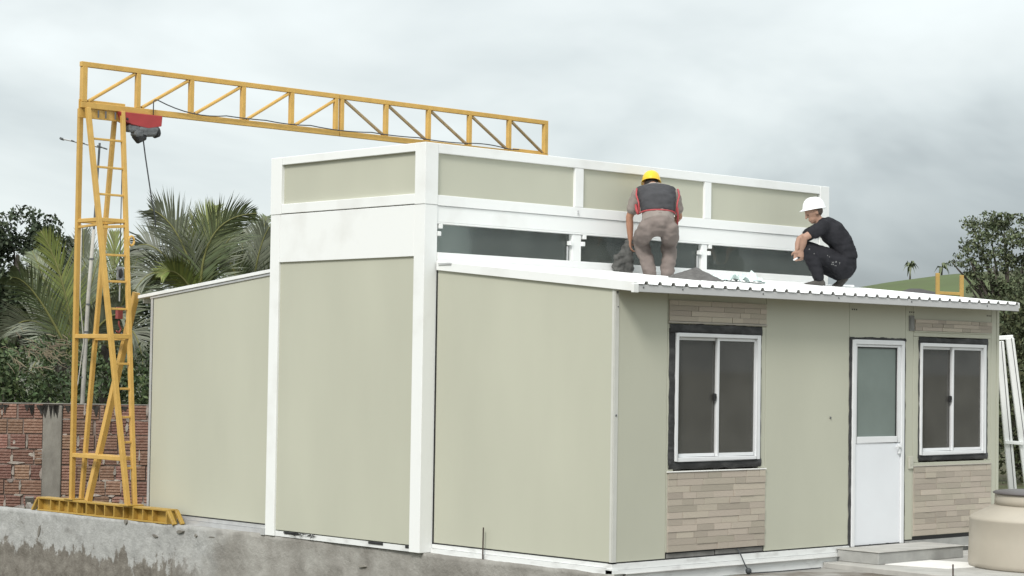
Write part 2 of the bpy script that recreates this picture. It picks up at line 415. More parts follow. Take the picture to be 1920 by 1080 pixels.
rw = retaining_wall()
for (v, z, w, h, a) in ((6.55, -.165, .16, .022, -.10), (7.0, -.24, .10, .020, .35), (6.25, -.19, .05, .02, .1), (5.95, -.185, .14, .010, 0), (7.55, -.115, .07, .03, .5), (3.4, -.30, .12, .014, -.1), (9.3, -.33, .05, .09, .3)):
    u = edge_u(v) - .016; n_ = 9; vs = []
    for k in range(n_):
        t = 2 * math.pi * k / n_; r = random.uniform(.7, 1.2); y = w * .5 * r * math.cos(t); q = h * r * math.sin(t); vs.append((y * math.cos(a) - q * math.sin(a), y * math.sin(a) + q * math.cos(a)))
    MB().add([(u + .03, v + y, z + q) for y, q in vs] + [(u - .001, v + y * .9, z + q * .9) for y, q in vs], [tuple(range(2 * n_ - 1, n_ - 1, -1))] + [(i, i + n_, (i + 1) % n_ + n_, (i + 1) % n_) for i in range(n_)]).build('plaster_chip', MPIL, rw)
def terrace():
    vs = []; fs = []
    for v, u in EDGE: pass
    E = [(v, u) for v, u in EDGE if v >= -.07]
    mbx = MB(); E = [q for q in E if q[0] <= 7.94] + []
    for (a, ua), (b, ub) in zip(E, E[1:]):
        mbx.add([(ua + .155, a, -.104), (6.3, a, -.104), (6.3, b, -.104), (ub + .155, b, -.104)], [(0, 1, 2, 3)])
    mbx.add([(6.3, -.07, -.3), (6.3, -.07, -.104), (6.3, 7.94, -.104), (6.3, 7.94, -.3)], [(3, 2, 1, 0)]); mbx.add([(-.17, 7.94, -.3), (-.17, 7.94, -.104), (6.3, 7.94, -.104), (6.3, 7.94, -.3)], [(0, 1, 2, 3)])
    sb = MB()
    Q = [(7.94, edge_u(7.94)), (9.4, edge_u(9.4)), (10.1, edge_u(10.1)), (14, edge_u(14)), (22, edge_u(22)), (45, edge_u(22) - 2.5)]
    for (a, ua), (b, ub) in zip(Q, Q[1:]):
        sb.add([(ua + .15, a, -.27), (60, a, -.27), (60, b, -.27), (ub + .15, b, -.27)], [(0, 1, 2, 3)])
    sb.add([(6.28, -.03, -.27), (60, -.03, -.27), (60, 7.9, -.27), (6.28, 7.9, -.27)], [(0, 1, 2, 3)])
    sb.add([(60, -.03, -1.25), (60, -.03, -.27), (60, 45, -.27), (60, 45, -1.25)], [(3, 2, 1, 0)])
    sb.add([(-4.2, 45, -1.25), (-4.2, 45, -.27), (60, 45, -.27), (60, 45, -1.25)], [(0, 1, 2, 3)])
    sb.add([(6.3, -.03, -1.25), (6.3, -.03, -.27), (60, -.03, -.27), (60, -.03, -1.25)], [(3, 2, 1, 0)])
    tag(sb.build('soil', mat('weedy_soil', (.10, .085, .06), .95, .25, .9, col2=(.085, .10, .05), bump=.6, bscale=7, spec=.1)), kind='structure')
    tag(mbx.build('terrace', mat('terrace_concrete', (.40, .39, .37), .9, .15, 3, col2=(.52, .51, .49), bump=.3, bscale=15)), kind='structure')
    # the yard in front of the door, a little lower
    N = 60; vs = []; fs = []
    for i in range(N + 1):
        for j in range(N + 1):
            u = -.05 + 14 * (i / N); v = -.03 - 8 * (j / N) ** 1.5
            vs.append((u, v, -.20 + .012 * noise.noise(Vector((u * 2.2, v * 2.2, 0))) - .002))
    for i in range(N):
        for j in range(N): a = i * (N + 1) + j; fs.append((a, a + N + 1, a + N + 2, a + 1)[::-1])
    y = MB().add(vs, fs)
    y.add([(-.05, -8.1, -.21), (-.05, -.03, -.21), (-.05, -.03, -1.25), (-.05, -8.1, -1.25)], [(0, 1, 2, 3)])
    y.add([(-.05, -8.03, -.21), (14, -8.03, -.21), (14, -8.03, -1.25), (-.05, -8.03, -1.25)], [(3, 2, 1, 0)])
    y.add([(14, -8.03, -.205), (14, -.03, -.205), (14, -.03, -1.25), (14, -8.03, -1.25)], [(3, 2, 1, 0)])
    tag(y.build('yard', mat('dusty_yard', (.19, .165, .14), .95, .2, 2.2, col2=(.33, .32, .30), thresh=(.45, .62), bump=.6, bscale=14, spec=.1)), kind='structure')
terrace()

# ------------------------------------------------------------------ the prefab house
LEN = 6.046; V1 = 2.468; V2 = 5.026; V3 = 7.585; UC = -.173; UE = 6.164; ZT = 3.95; ZM = 3.337
house = thing('prefab_house', 'cream and white prefabricated house with tall framed core and low metal roof', 'house', (0, 0, -.1))
H = house
RZ0 = 2.515; RS = .094                                     # roof underside height at v=0 and its rise per metre
def roof_z(v):                                             # underside of the roof sheets
    return RZ0 + RS * v if v < (V1 + V2) / 2 else RZ0 + RS * (V1 + V2 - v)
def wall_v(name, u0, u1, z0, z1, material=MP, t=.07, v=0.0):   # panel lying in a plane of constant v, outer face at v
    return box(name, (u0 + .002, v, z0), (u1 - .002, v + t, z1), material, H, .003)
WZ0 = 2.485
# facade panels
wall_v('wall_panel', .045, .70, .0, WZ0); wall_v('wall_panel', 2.10, 3.40, .0, WZ0)
wall_v('wall_panel', 4.345, 4.485, .0, WZ0); wall_v('wall_panel', 5.905, LEN, .0, WZ0)
wall_v('wall_panel', .70, 2.10, .055, .80); wall_v('wall_panel', .70, 2.10, 2.165, WZ0)
wall_v('wall_panel', 4.485, 5.905, .03, .80); wall_v('wall_panel', 4.485, 5.905, 2.125, WZ0)
wall_v('wall_panel', 3.40, 4.345, 2.075, WZ0)
for a, b in ((.70, .797), (1.996, 2.10), (4.485, 4.587), (5.783, 5.905)): wall_v('wall_panel', a, b, .802, 2.123 if a > 4 else 2.163)
for a, b in ((3.40, 3.438), (4.307, 4.345)): wall_v('wall_panel', a, b, 0, 2.073)
# side panels with their sloping heads
def side_panel(name, v0, v1, material=MP, u0=0.0, t=.07, z0=0.0, drop=.01):
    P = [(u0, v0, z0), (u0 + t, v0, z0), (u0 + t, v1, z0), (u0, v1, z0)] + [(u0, v0, roof_z(v0) - drop), (u0 + t, v0, roof_z(v0) - drop), (u0 + t, v1, roof_z(v1) - drop), (u0, v1, roof_z(v1) - drop)]
    return MB().hexa(P).build(name, material, H, bevel=.003)
side_panel('wall_panel', .03, V1 - .012); side_panel('wall_panel', V2 + .012, V3 - .03)
side_panel('wall_panel', .075, V1, MP, LEN - .07); side_panel('wall_panel', V2, V3 - .075, MP, LEN - .07)
box('wall_panel', (.075, V3 - .075, 0), (LEN - .075, V3, 2.485), MP, H)
# corner angles
def ang(name, a, b, material, bevel=.003): return box(name, a, b, material, H, bevel)
MB().box((-.006, .004, .0), (.002, .032, 2.50)).box((-.004, -.006, .0), (.046, .002, 2.49)).build('corner_trim', mat('pale_corner_trim', (.56, .56, .52), .4, .05), H)
MB().box((-.008, V3 - .034, -.02), (.002, V3 + .006, 2.505)).box((-.006, V3 + .003, -.02), (.045, V3 + .012, 2.49)).build('corner_trim', MALU, H)
box('corner_trim', (LEN - .04, -.006, 0), (LEN + .006, -.001, 2.48), MP, H, .002)
# sealed joints
MB().box((-.0035, .029, .0), (.004, .033, 2.5)).build('joint_seal', MDARK, H)
MB().box((-.0035, V1 - .016, -.01), (.004, V1 - .004, 2.72)).build('joint_seal', MDARK, H)
MB().box((-.0035, V3 - .04, -.01), (.004, V3 - .034, 2.5)).build('joint_seal', MDARK, H)
for a, b in (((.045, .004, -.018), (.70, .06, -.001)), ((2.10, .004, -.018), (3.40, .06, -.001)), ((.004, .05, -.012), (.06, V1 - .02, -.001)), ((.004, V2 + .02, -.012), (.06, V3 - .04, -.001))): box('joint_seal', a, b, MDARK, H, 0)
# white base rails under the panels
MB().box((-.012, -.02, -.052), (.05, V1 - .004, -.013)).box((-.03, -.03, -.106), (.05, V1 - .004, -.055)).build('base_rail', MWD, H)
MB().box((-.012, V2 + .004, -.052), (.05, V3, -.013)).box((-.035, V2 + .004, -.106), (.05, V3, -.055)).build('base_rail', MALU, H)
MB().box((-.018, -.022, -.066), (3.40, .05, -.013)).box((-.03, -.034, -.22), (3.40, .05, -.069)).build('base_rail', MWD, H)
MB().box((4.345, -.012, -.22), (LEN, .05, -.013)).build('base_rail', MSTEP, H)
box('floor_slab', (.05, .05, -.10), (LEN - .03, V3 - .03, .0), MFLOOR, H)
# dark open strip below the stone cladding
MB().box((.705, .012, -.012), (2.098, .06, .052)).build('rubber_strip', MRUB, H)
MB().box((4.49, .012, -.012), (5.90, .06, .028)).build('rubber_strip', MRUB, H)
MB().box((.72, .004, .0), (1.38, .012, .040)).box((1.395, .004, .004), (2.08, .012, .044)).build('footing_block', mat('grey_fibre_board', (.17, .165, .155), .9, .25, 8), H)

# stone cladding panels: every strip a piece of its own
unit_strip = MB().box((-.5, -.5, -.5), (.5, .5, .5)).mesh('stone_strip'); unit_strip.materials.append(MSTONE)
def unit_bevel(me, off):
    bm = bmesh.new(); bm.from_mesh(me); bmesh.ops.bevel(bm, geom=bm.edges[:], offset=off, segments=1, affect='EDGES'); bm.to_mesh(me); bm.free()
def cladding(u0, u1, z0, z1, rows):
    back = box('stone_cladding', (u0, -.007, z0), (u1, -.001, z1), MGROUT, H, .001)
    rh = (z1 - z0) / rows; o0 = world_loc(back)
    r = 0
    while r < rows:
        u = u0; first = True
        while u < u1 - .01:
            w = random.choice((.15, .19, .24, .29, .36, .46)) if not first else random.choice((.12, .2, .3, .4))
            first = False
            if u1 - (u + w) < .08: w = u1 - u
            th = random.uniform(.005, .0125)
            o = bpy.data.objects.new('stone_strip', unit_strip); C.objects.link(o); o.parent = back
            o.scale = (w - .004, th, rh - .003); o.location = Vector((u + w / 2, -.006 - th / 2, z0 + rh * (r + .5))) - o0
            u += w
        r += 1
    return back
cladding(.715, 2.095, .055, .785, 12); cladding(.705, 2.09, 2.19, 2.385, 4)
cladding(4.49, 5.902, .035, .755, 12); cladding(4.50, 5.905, 2.185, 2.305, 3)
box('cladding_trim', (.70, -.022, .788), (2.105, .0, .800), MCUT, H, .002); box('cladding_trim', (.70, -.02, 2.172), (2.10, .0, 2.186), MGROUT, H, .002)
box('cladding_trim', (4.485, -.02, .758), (5.907, .0, .769), MGROUT, H, .002); box('cladding_trim', (4.485, -.014, 2.172), (5.908, .0, 2.183), MP, H, .002)

# sliding windows
def ragged_border(u0, u1, z0, z1, bl, br, bt, bb, sub=26):
    """uneven foam sealant smeared around an opening"""
    mb = MB()
    def strip(p0, p1, n_in, w):
        p0 = Vector(p0); p1 = Vector(p1); n_in = Vector(n_in); vs = []; fs = []
        for i in range(sub + 1):
            p = p0.lerp(p1, i / sub); e_ = .010 * noise.noise(p * 9) + .006 * noise.noise(p * 31)
            dth = .012 + .006 * noise.noise(p * 14 + Vector((3, 1, 2)))
            a = p - n_in * (w + e_); b_ = p + n_in * .004
            vs += [a + Vector((0, .0, 0)), a + Vector((0, -dth * .6, 0)) + n_in * .008, p.lerp(a, .4) + Vector((0, -dth, 0)), b_ + Vector((0, -dth * .8, 0)), b_ + Vector((0, .01, 0))]
        for i in range(sub):
            for k in range(4): fs.append((i * 5 + k, i * 5 + k + 1, i * 5 + k + 6, i * 5 + k + 5))
        mb.add(vs, fs)
    strip((u0 - bl, 0, z0), (u1 + br, 0, z0), (0, 0, 1), bb); strip((u0 - bl, 0, z1), (u1 + br, 0, z1), (0, 0, -1), bt)
    strip((u0, 0, z0 - bb * .5), (u0, 0, z1 + bt * .5), (1, 0, 0), bl); strip((u1, 0, z0 - bb * .5), (u1, 0, z1 + bt * .5), (-1, 0, 0), br)
    return mb
def sliding_window(u0, u1, z0, z1, bl, br, bt, bb):
    f = .034; y0, y1 = -.026, .055
    w = MB().box((u0, y0, z0), (u0 + f, y1, z1)).box((u1 - f * 1.5, y0, z0), (u1, y1, z1)).box((u0 + f, y0, z1 - f), (u1 - f * 1.5, y1, z1)).box((u0 + f, y0, z0), (u1 - f * 1.5, y1, z0 + f)).build('window', MFRAME, H, bevel=.003)
    ragged_border(u0, u1, z0, z1, bl, br, bt, bb).build('sealant_border', MSEAL, w, smooth=True)
    um = (u0 + u1) / 2 + .01
    for (a, b, y, nm) in ((u0 + f + .002, um + .012, .022, 0), (um - .016, u1 - f * 1.5 - .002, -.004, 1)):
        s = .026; top = z1 - f - .003; bot = z0 + f + .003
        r = (s, s * .9) if nm == 0 else (s * 1.15, s * .7)
        MB().box((a, y, bot), (a + r[0], y + .022, top)).box((b - r[1], y, bot), (b, y + .022, top)).box((a + r[0], y, top - s), (b - r[1], y + .022, top)).box((a + r[0], y, bot), (b - r[1], y + .022, bot + s * 1.2)).build('sash', MFRAME, w, bevel=.002)
        MB().box((a + r[0] - .004, y + .009, bot + s), (b - r[1] + .004, y + .013, top - s + .004)).build('pane', MGL, w)
    MB().box((um - .055, -.004, (z0 + z1) / 2 - .035), (um - .030, .020, (z0 + z1) / 2 + .035)).box((um - .050, -.016, (z0 + z1) / 2 - .008), (um - .034, -.004, (z0 + z1) / 2 + .030)).build('latch', MRUB, w, bevel=.003)
sliding_window(.795, 1.998, .889, 2.080, .075, .036, .085, .075)
sliding_window(4.585, 5.785, .878, 2.056, .012, .055, .062, .062)

# the half glazed door
dU0, dU1, dZ0, dZ1 = 3.436, 4.309, -.028, 2.07
door = MB().box((dU0 + .052, -.004, dZ0 + .01), (dU1 - .052, .036, 1.015)).build('door', MDOOR, H, bevel=.002)
MB().box((dU0, -.024, dZ0), (dU0 + .05, .05, dZ1)).box((dU1 - .05, -.024, dZ0), (dU1, .05, dZ1)).box((dU0 + .05, -.024, dZ1 - .045), (dU1 - .05, .05, dZ1)).build('door_frame', MFRAME, door, bevel=.004)
MB().box((dU0 + .052, -.010, 1.018), (dU0 + .085, .036, 2.022)).box((dU1 - .105, -.010, 1.018), (dU1 - .052, .036, 2.022)).box((dU0 + .085, -.010, 2.0), (dU1 - .105, .036, 2.022)).box((dU0 + .085, -.010, 1.018), (dU1 - .105, .036, 1.082)).build('door_rail', MFRAME, door, bevel=.003)
MB().box((dU0 + .083, .010, 1.08), (dU1 - .103, .018, 2.002)).build('door_glass', MFROST, door)
MB().box((dU0 + .086, .001, 1.083), (dU0 + .098, .009, 1.999)).box((dU1 - .118, .001, 1.083), (dU1 - .106, .009, 1.999)).box((dU0 + .098, .001, 1.987), (dU1 - .118, .009, 1.999)).build('glazing_gasket', MRUB, door)
MB().box((dU1 - .095, -.030, .90), (dU1 - .068, -.004, 1.00)).box((dU1 - .155, -.042, .965), (dU1 - .072, -.030, .985)).build('door_handle', MFRAME, door, bevel=.003)
ragged_border(dU0, dU1, dZ0, dZ1, .035, .040, .030, .0, 40).build('sealant_border', MSEAL, door, smooth=True)
# small fittings on the facade
for u in (3.48, 4.45, 5.86):
    fh = MB()
    for k in range(3): fh.lathe((u + (k - 1) * .035, 0, 2.37), [(.006, 0), (.0065, .013)], 8)
    fh.build('fixing_holes', MDARK, H)
for (u, z, r) in ((.022, 1.32, .011), (3.10, 1.28, .012), (.022, 2.43, .011), (.03, 2.30, .006)):
    MB().ell((u, -.008, z), r, .006, r).build('screw', MPOLEG, H)
MB().box((4.40, -.012, 2.18), (4.485, .0, 2.34)).box((4.415, -.018, 2.20), (4.44, -.012, 2.32)).build('junction_box', mat('grey_plastic', (.20, .20, .19), .6), H, bevel=.004)
MB().box((4.405, -.018, .74), (4.475, .0, .87)).box((4.425, -.022, .78), (4.455, -.018, .83)).build('switch_box', mat('ivory_plastic', (.50, .49, .42), .5), H, bevel=.004)

# --- tall core: end face at u = UC, long face at v = V1
def core(name, a, b, material=MW, bevel=.004): return box(name, a, b, material, H, bevel)
zb = -.096
for (va, vb) in ((V1, V1 + .16), (V2 - .16, V2)):
    core('corner_post', (UC, va, zb), (-.004, vb, ZM - .002)); core('corner_post', (UE - .17, va, zb), (UE, vb, ZM - .002))
PO = .005
for (va, vb) in ((V1 - PO, V1 + .154), (V2 - .187, V2 + PO)):
    core('upper_post', (UC - PO, va, ZM), (-.006, vb, ZT)); core('upper_post', (UE - .17, va, ZM), (UE + PO, vb, ZT))
# end face
for u0, u1, s in ((UC - .002, UC + .09, 0), (UE - .09, UE + .002, 1)):
    core('top_rail', (u0, V1 + .156, 3.866), (u1, V2 - .189, ZT)); core('bottom_rail', (u0, V1 + .156, 3.343), (u1, V2 - .189, 3.445))
    core('spandrel', (u0 + .004, V1 + .162, 2.822), (u1, V2 - .162, 3.334))
    uu = (UC + .035, UC + .075) if s == 0 else (UE - .075, UE - .035)
    core('infill_panel', (uu[0], V1 + .150, 3.43), (uu[1], V2 - .18, 3.88), MP); core('core_panel', (uu[0] - .01, V1 + .155, -.03), (uu[1], V2 - .155, 2.835), MP)
MB().box((UC + .02, V1 + .165, -.094), (UC + .07, V2 - .165, -.040)).build('base_rail', MWD, H)
for (a, b) in ((2.64, 2.70), (3.05, 3.28), (4.45, 4.70)): box('rubber_packer', (UC + .010, a, -.062), (UC + .022, b, -.036), MRUB, H)
tw = MB()
for k in range(16):
    p = Vector((UC + .012 + random.uniform(-.01, .01), random.uniform(4.1, 4.75), -.045))
    tw.tube([p, p + Vector((random.uniform(-.02, .01), random.uniform(-.06, .06), random.uniform(-.012, .016))), p + Vector((random.uniform(-.03, .01), random.uniform(-.12, .12), random.uniform(-.03, .014)))], .003, 4)
tw.build('loose_sealant', MRUB, H)
core('end_block', (UC - .006, V2 + .004, -.10), (-.02, V2 + .075, -.02), MALU)
# long faces (front one seen, the one behind the same)
BAYS = ((-.007, 1.903), (2.03, 3.947), (4.06, 5.985)); OP = ((0.0, 1.882), (2.015, 3.918), (4.010, 5.985))
for face in (0, 1):
    s = 1 if face == 0 else -1; v = V1 if face == 0 else V2
    def lv(name, u0, u1, z0, z1, y0=0.0, y1=.09, material=MW, bevel=.004):
        return core(name, (u0, v + s * y0, z0), (u1, v + s * y1, z1), material, bevel)
    lv('top_rail', -.004, UE - .172, 3.853, ZT, -.002); lv('bottom_rail', -.004, UE - .172, 3.332, 3.436, -.002)
    for (a, b), (c, d_) in zip(BAYS, BAYS[1:]): lv('upper_mullion', b, c, 3.438, 3.851)
    for a, b in BAYS: lv('infill_panel', a - .004, b + .004, 3.425, 3.864, .03, .07, MP)
    lv('spandrel', -.002, UE - .172, 3.168, 3.329, .012); lv('lintel_strip', 0.0, UE - .172, 3.150, 3.166, .004)
    lv('sill_flashing', -.002, UE - .172, 2.752, 2.7935, -.030, .02)
    lv('sill', -.002, UE - .172, 2.795, 2.866, -.012)
    for (a, b), (c, d_) in zip(OP, OP[1:]): lv('mullion', b, c, 2.868, 3.148, .012)
    for a, b in OP:
        for (x0, x1) in ((a, a + .045), (b - .045, b)):
            lv('hinge_bracket', x0, x1, 3.03, 3.075, -.006, .05, MW)
        lv('hinge_bracket', a + .02, a + .07, 3.105, 3.149, .0, .05, MW)
        lv('stay_channel', b - .05, b - .035, 2.868, 3.02, .03, .05, MALU)
        if face == 0: lv('clerestory_pane', a + .004, b - .004, 2.868, 3.149, .060, .066, MCLG, .0)
    if face == 0: MB().box((1.935, v - .02, 3.36), (1.945, v + .002, 3.40)).build('screw', MALU, H)
core('core_roof', (UC + .02, V1 + .03, 3.90), (UE - .02, V2 - .03, 3.935), MROOF)
# rooms inside
core('ceiling', (UC + .1, V1 + .1, 3.36), (UE - .1, V2 - .1, 3.40), MCEIL)
for u in (1.95, 3.97): core('partition', (u - .03, V1 + .1, .0), (u + .03, V2 - .1, 3.358), MGLASS_IN)
for u in (2.75,): core('partition', (u - .03, .08, 0), (u + .03, V1, 2.49), MGLASS_IN)
core('partition', (.08, V1 + .02, 0), (LEN - .08, V1 + .07, 2.79), MGLASS_IN); core('partition', (.08, V2 - .07, 0), (LEN - .08, V2 - .02, 2.79), MGLASS_IN)

# --- roofs: trapezoid ribbed sheets, built in metre wide sheets
def roof_sheet(u0, u1, va, vb, s):
    pitch = .178; hgt = .026; prof = []
    k0 = math.floor((u0 - .13) / pitch); u = u0
    prof.append((u0, 0))
    for k in range(k0, k0 + 200):
        c = .13 + k * pitch
        if c - .03 <= u0: continue
        if c + .03 >= u1: break
        prof += [(c - .030, 0), (c - .016, hgt), (c + .016, hgt), (c + .030, 0)]
    prof.append((u1, 0))
    vs = []; fs = []; n = len(prof)
    for t in (0.0, .0016):
        for v in (va, vb):
            for (x, z) in prof: vs.append((x, v, roof_z(v) + .010 + z + t))
    for i in range(n - 1):
        fs.append((i, n + i, n + i + 1, i + 1)); fs.append((2 * n + i, 2 * n + i + 1, 3 * n + i + 1, 3 * n + i))
        fs.append((i, i + 1, 2 * n + i + 1, 2 * n + i)); fs.append((n + i + 1, n + i, 3 * n + i, 3 * n + i + 1))
    return MB().add(vs, fs).build('roof_sheet', MROOF, H)
cuts = [.035, 1.09, 2.158, 3.226, 4.294, 5.362, 6.05]
for a, b in zip(cuts, cuts[1:]):
    roof_sheet(a, b + .0, -.262, V1 - .004, 1); roof_sheet(a, b, V2 + .004, V3 + .262, -1)
def slope_bar(name, u0, u1, va, vb, zlo, zhi, material):
    P = [(u0, va, roof_z(va) + zlo), (u1, va, roof_z(va) + zlo), (u1, vb, roof_z(vb) + zlo), (u0, vb, roof_z(vb) + zlo)]
    P += [(u0, va, roof_z(va) + zhi), (u1, va, roof_z(va) + zhi), (u1, vb, roof_z(vb) + zhi), (u0, vb, roof_z(vb) + zhi)]
    if vb < va: P = [P[3], P[2], P[1], P[0], P[7], P[6], P[5], P[4]]
    return MB().hexa(P).build(name, material, H, bevel=.003)
slope_bar('rake_flashing', -.028, .032, -.25, V1 - .02, -.058, .030, MW); slope_bar('rake_flashing', -.028, .032, V2 + .006, V3 + .262, .0, .038, MW)
slope_bar('rake_trim', -.014, .020, V2 + .006, V3 + .02, -.03, -.002, MALU)
slope_bar('rake_flashing', LEN - .0, LEN + .03, -.25, V1, -.03, .03, MW); slope_bar('rake_flashing', LEN, LEN + .03, V2, V3 + .262, -.03, .03, MW)
fz = roof_z(-.25)
box('fascia', (.036, -.252, fz - .062), (LEN + .01, -.236, fz + .006), mat('pale_grey_fascia', (.50, .50, .50), .4, .06, 3), H, .003)
box('fascia', (.036, V3 + .236, fz - .062), (LEN + .01, V3 + .252, fz + .006), MW, H, .003)
fs_ = MB()
for u in (.10, .62, 1.75, 2.9, 4.1, 5.45): fs_.ell((u, -.255, fz - .02), .009, .004, .009)
fs_.build('fascia_screws', MPOLEG, H)
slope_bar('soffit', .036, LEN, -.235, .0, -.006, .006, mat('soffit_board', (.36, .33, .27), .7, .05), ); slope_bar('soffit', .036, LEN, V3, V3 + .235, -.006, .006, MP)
slope_bar('ceiling', .08, LEN - .08, .075, V1, -.03, -.002, MCEIL); slope_bar('ceiling', .08, LEN - .08, V2, V3 - .08, -.03, -.002, MCEIL)
box('corner_cap', (-.033, -.258, fz - .07), (.036, -.225, fz + .012), MW, H, .004)
MB().box((.0, V1 - .25, roof_z(V1) - .01), (-.04, V1 - .06, roof_z(V1) + .01)).build('bent_flashing_tab', MALU, H)
# cable poking out below the wall
cb = [(1.69, -.01, .045), (1.70, -.05, -.01), (1.715, -.065, -.06), (1.735, -.085, -.12), (1.755, -.10, -.155)]
MB().tube(cb, .006, 6).ell((1.757, -.10, -.165), .030, .030, .032).tube([(1.78, -.11, -.185), (2.2, -.12, -.192), (2.8, -.14, -.19)], .006, 6).build('ground_cable', MCABLE, H, smooth=True)

# ------------------------------------------------------------------ step, slab, tank, rods beside the door
st = thing('doorstep', 'grey cement step with pale top below the white door', 'step', (3.8, -.35, -.15))
MB().hexa([(3.19, -.545, -.152), (4.62, -.545, -.152), (4.62, -.036, -.152), (3.19, -.036, -.152), (3.19, -.545, -.036), (4.62, -.545, -.036), (4.62, -.036, -.036), (3.19, -.036, -.036)]).build('step_block', MSTEP, st, bevel=.006)
MB().hexa([(3.18, -.555, -.0355), (4.63, -.555, -.0355), (4.63, -.03, -.0355), (3.18, -.03, -.0355), (3.18, -.555, -.026), (4.63, -.555, -.026), (4.63, -.03, -.026), (3.18, -.03, -.026)]).build('step_top', MTOP, st, bevel=.003)
tag(MB().hexa([(2.80, -2.6, -.21), (9.5, -2.6, -.21), (9.5, -.036, -.21), (2.96, -.036, -.21), (2.80, -2.6, -.152), (9.5, -2.6, -.152), (9.5, -.036, -.152), (2.96, -.036, -.152)]).build('slab_pavement', MTOP, bevel=.006), kind='structure')
vs = [(3.305, -.56, 0), (3.65, -.53, 0), (4.05, -.56, 0), (4.16, -.9, 0), (4.173, -1.266, 0), (3.8, -1.24, 0), (3.431, -1.207, 0), (3.37, -.9, 0)]
vs = [Vector((a + random.uniform(-.02, .02), b + random.uniform(-.02, .02), -.1515)) for a, b, c in vs]
n_ = len(vs)
tag(MB().add(vs + [v + Vector((0, 0, .006)) for v in vs], [tuple(range(n_)), tuple(range(2 * n_ - 1, n_ - 1, -1))] + [(i, i + n_, (i + 1) % n_ + n_, (i + 1) % n_) for i in range(n_)]).build('cement_sheet', MCUT), 'bright white irregular cement sheet lying on the slab before the step', 'sheet')

tc_ = at(1962, 1037, 20.15); tz = -.150
tank = thing('water_tank', 'large beige plastic water tank standing on the slab right of the door', 'water tank', (tc_.x, tc_.y, tz))
prof = [(.735, 0), (.75, .012), (.755, .05), (.748, .26), (.742, .45), (.748, .462), (.746, .478), (.725, .496), (.64, .54), (.53, .595), (.505, .606)]
MB().lathe((tc_.x, tc_.y, tz), prof, 72).build('tank_body', MTANK, tank, smooth=True)
MB().lathe((tc_.x, tc_.y, tz), [(.503, .607), (.50, .66), (.497, .71), (.49, .715)], 72).build('neck', MTANK, tank, smooth=True)
MB().lathe((tc_.x, tc_.y, tz), [(.515, .716), (.52, .725), (.50, .737), (.2, .75)], 72).build('lid', MLID, tank, smooth=True)

p = Vector((edge_u(1.67) + .045, 1.67, -.10))
tag(MB().tube([p - Vector((0, 0, .1)), p + Vector((-.002, 0, .10)), p + Vector((.003, .002, .305))], .008, 6).build('steel_rod', MSTEEL), 'thin dark steel rod sticking up from the wall before the side panel', 'rod')
p = Vector((2.895, -1.625, -.152))
tag(MB().tube([p, p + Vector((.001, .001, .05)), p + Vector((-.002, 0, .11))], .008, 6).build('steel_rod', MSTEEL), 'short steel rod sticking up from the slab by the white cement sheet', 'rod')

# white frame leaning behind the right end of the house
lf = thing('leaning_ladder', 'white metal ladder leaning against the right end wall of the house', 'ladder', (7.5, .5, -.1))
A0 = at(1874, 640, 24); A1 = at(1898, 915, 24.2); B0 = at(1893, 634, 24); B1 = at(1929, 915, 24.2)
A1b = A1 + (A1 - A0) * .32; B1b = B1 + (B1 - B0) * .32
for P0, P1 in ((A0, A1b), (B0, B1b)):
    MB().bar(P0, P1, .095, .05, up=FW).build('rail', MW, lf, bevel=.004)
    dd = (P1 - P0); o_ = -FW * .053; x_ = RT * .015
    MB().bar(P0 + o_ * .5 + x_, P1 + o_ * .5 + x_, .008, .003, up=FW).build('rail_groove', MPOLEG, lf)
MB().bar(at(1868, 634, 24), at(1899, 632, 24), .05, .045, up=FW).build('top_bar', MW, lf, bevel=.004)
MB().bar(at(1884, 829, 24.1), at(1918, 831, 24.1), .04, .045, up=FW).build('rung', MW, lf, bevel=.003)
MB().bar(at(1905, 1010, 24.3), at(1940, 1012, 24.3), .04, .045, up=FW).build('rung', MW, lf, bevel=.003)

# ------------------------------------------------------------------ gantry crane
GV = 8.07
cr_ = thing('gantry_crane', 'yellow truss gantry crane with ladder tower beside the house', 'crane', (-.28, 8.07, -.1))
def gbar(name, p, q, w, h=None, parent=cr_, material=MYEL): return MB().bar(p, q, w, h or w, up=(0, 1, 0)).build(name, material, parent, bevel=.004)
GT, GB = 5.215, 4.735
gu = [-.69, .05, .81, 1.58, 2.33, 3.09, 3.88, 4.62, 5.36, 6.1, 6.80]
for a, b in ((-.735, 3.086), (3.096, 6.84)):
    gbar('top_chord', (a, GV, GT), (b, GV, GT), .06, .055); gbar('bottom_chord', (a, GV, GB), (b, GV, GB), .07, .065)
for i, u in enumerate(gu):
    if i == 5:
        for k in (-.048, .048): gbar('truss_post', (u + k, GV, GB + .036), (u + k, GV, GT - .031), .055)
    else: gbar('truss_post', (u, GV, GB + .036), (u, GV, GT - .031), .068 if i in (0, 10) else .058)
for i in range(10):
    a, b = gu[i], gu[i + 1]
    p0 = (a + .06, GV, GB + .045) if i < 5 else (a + (.10 if i == 5 else .05), GV, GT - .045)
    p1 = (b - .05, GV, GT - .045) if i < 5 else (b - .05, GV, GB + .05)
    MB().tube([p0, p1], .021, 10).build('truss_diagonal', MYEL if i < 5 else mat('bare_yellow_steel', (.36, .27, .15), .45, .15, 10, metal=.3) if i == 5 else bpy.data.materials['bare_yellow_steel'], cr_, smooth=False)
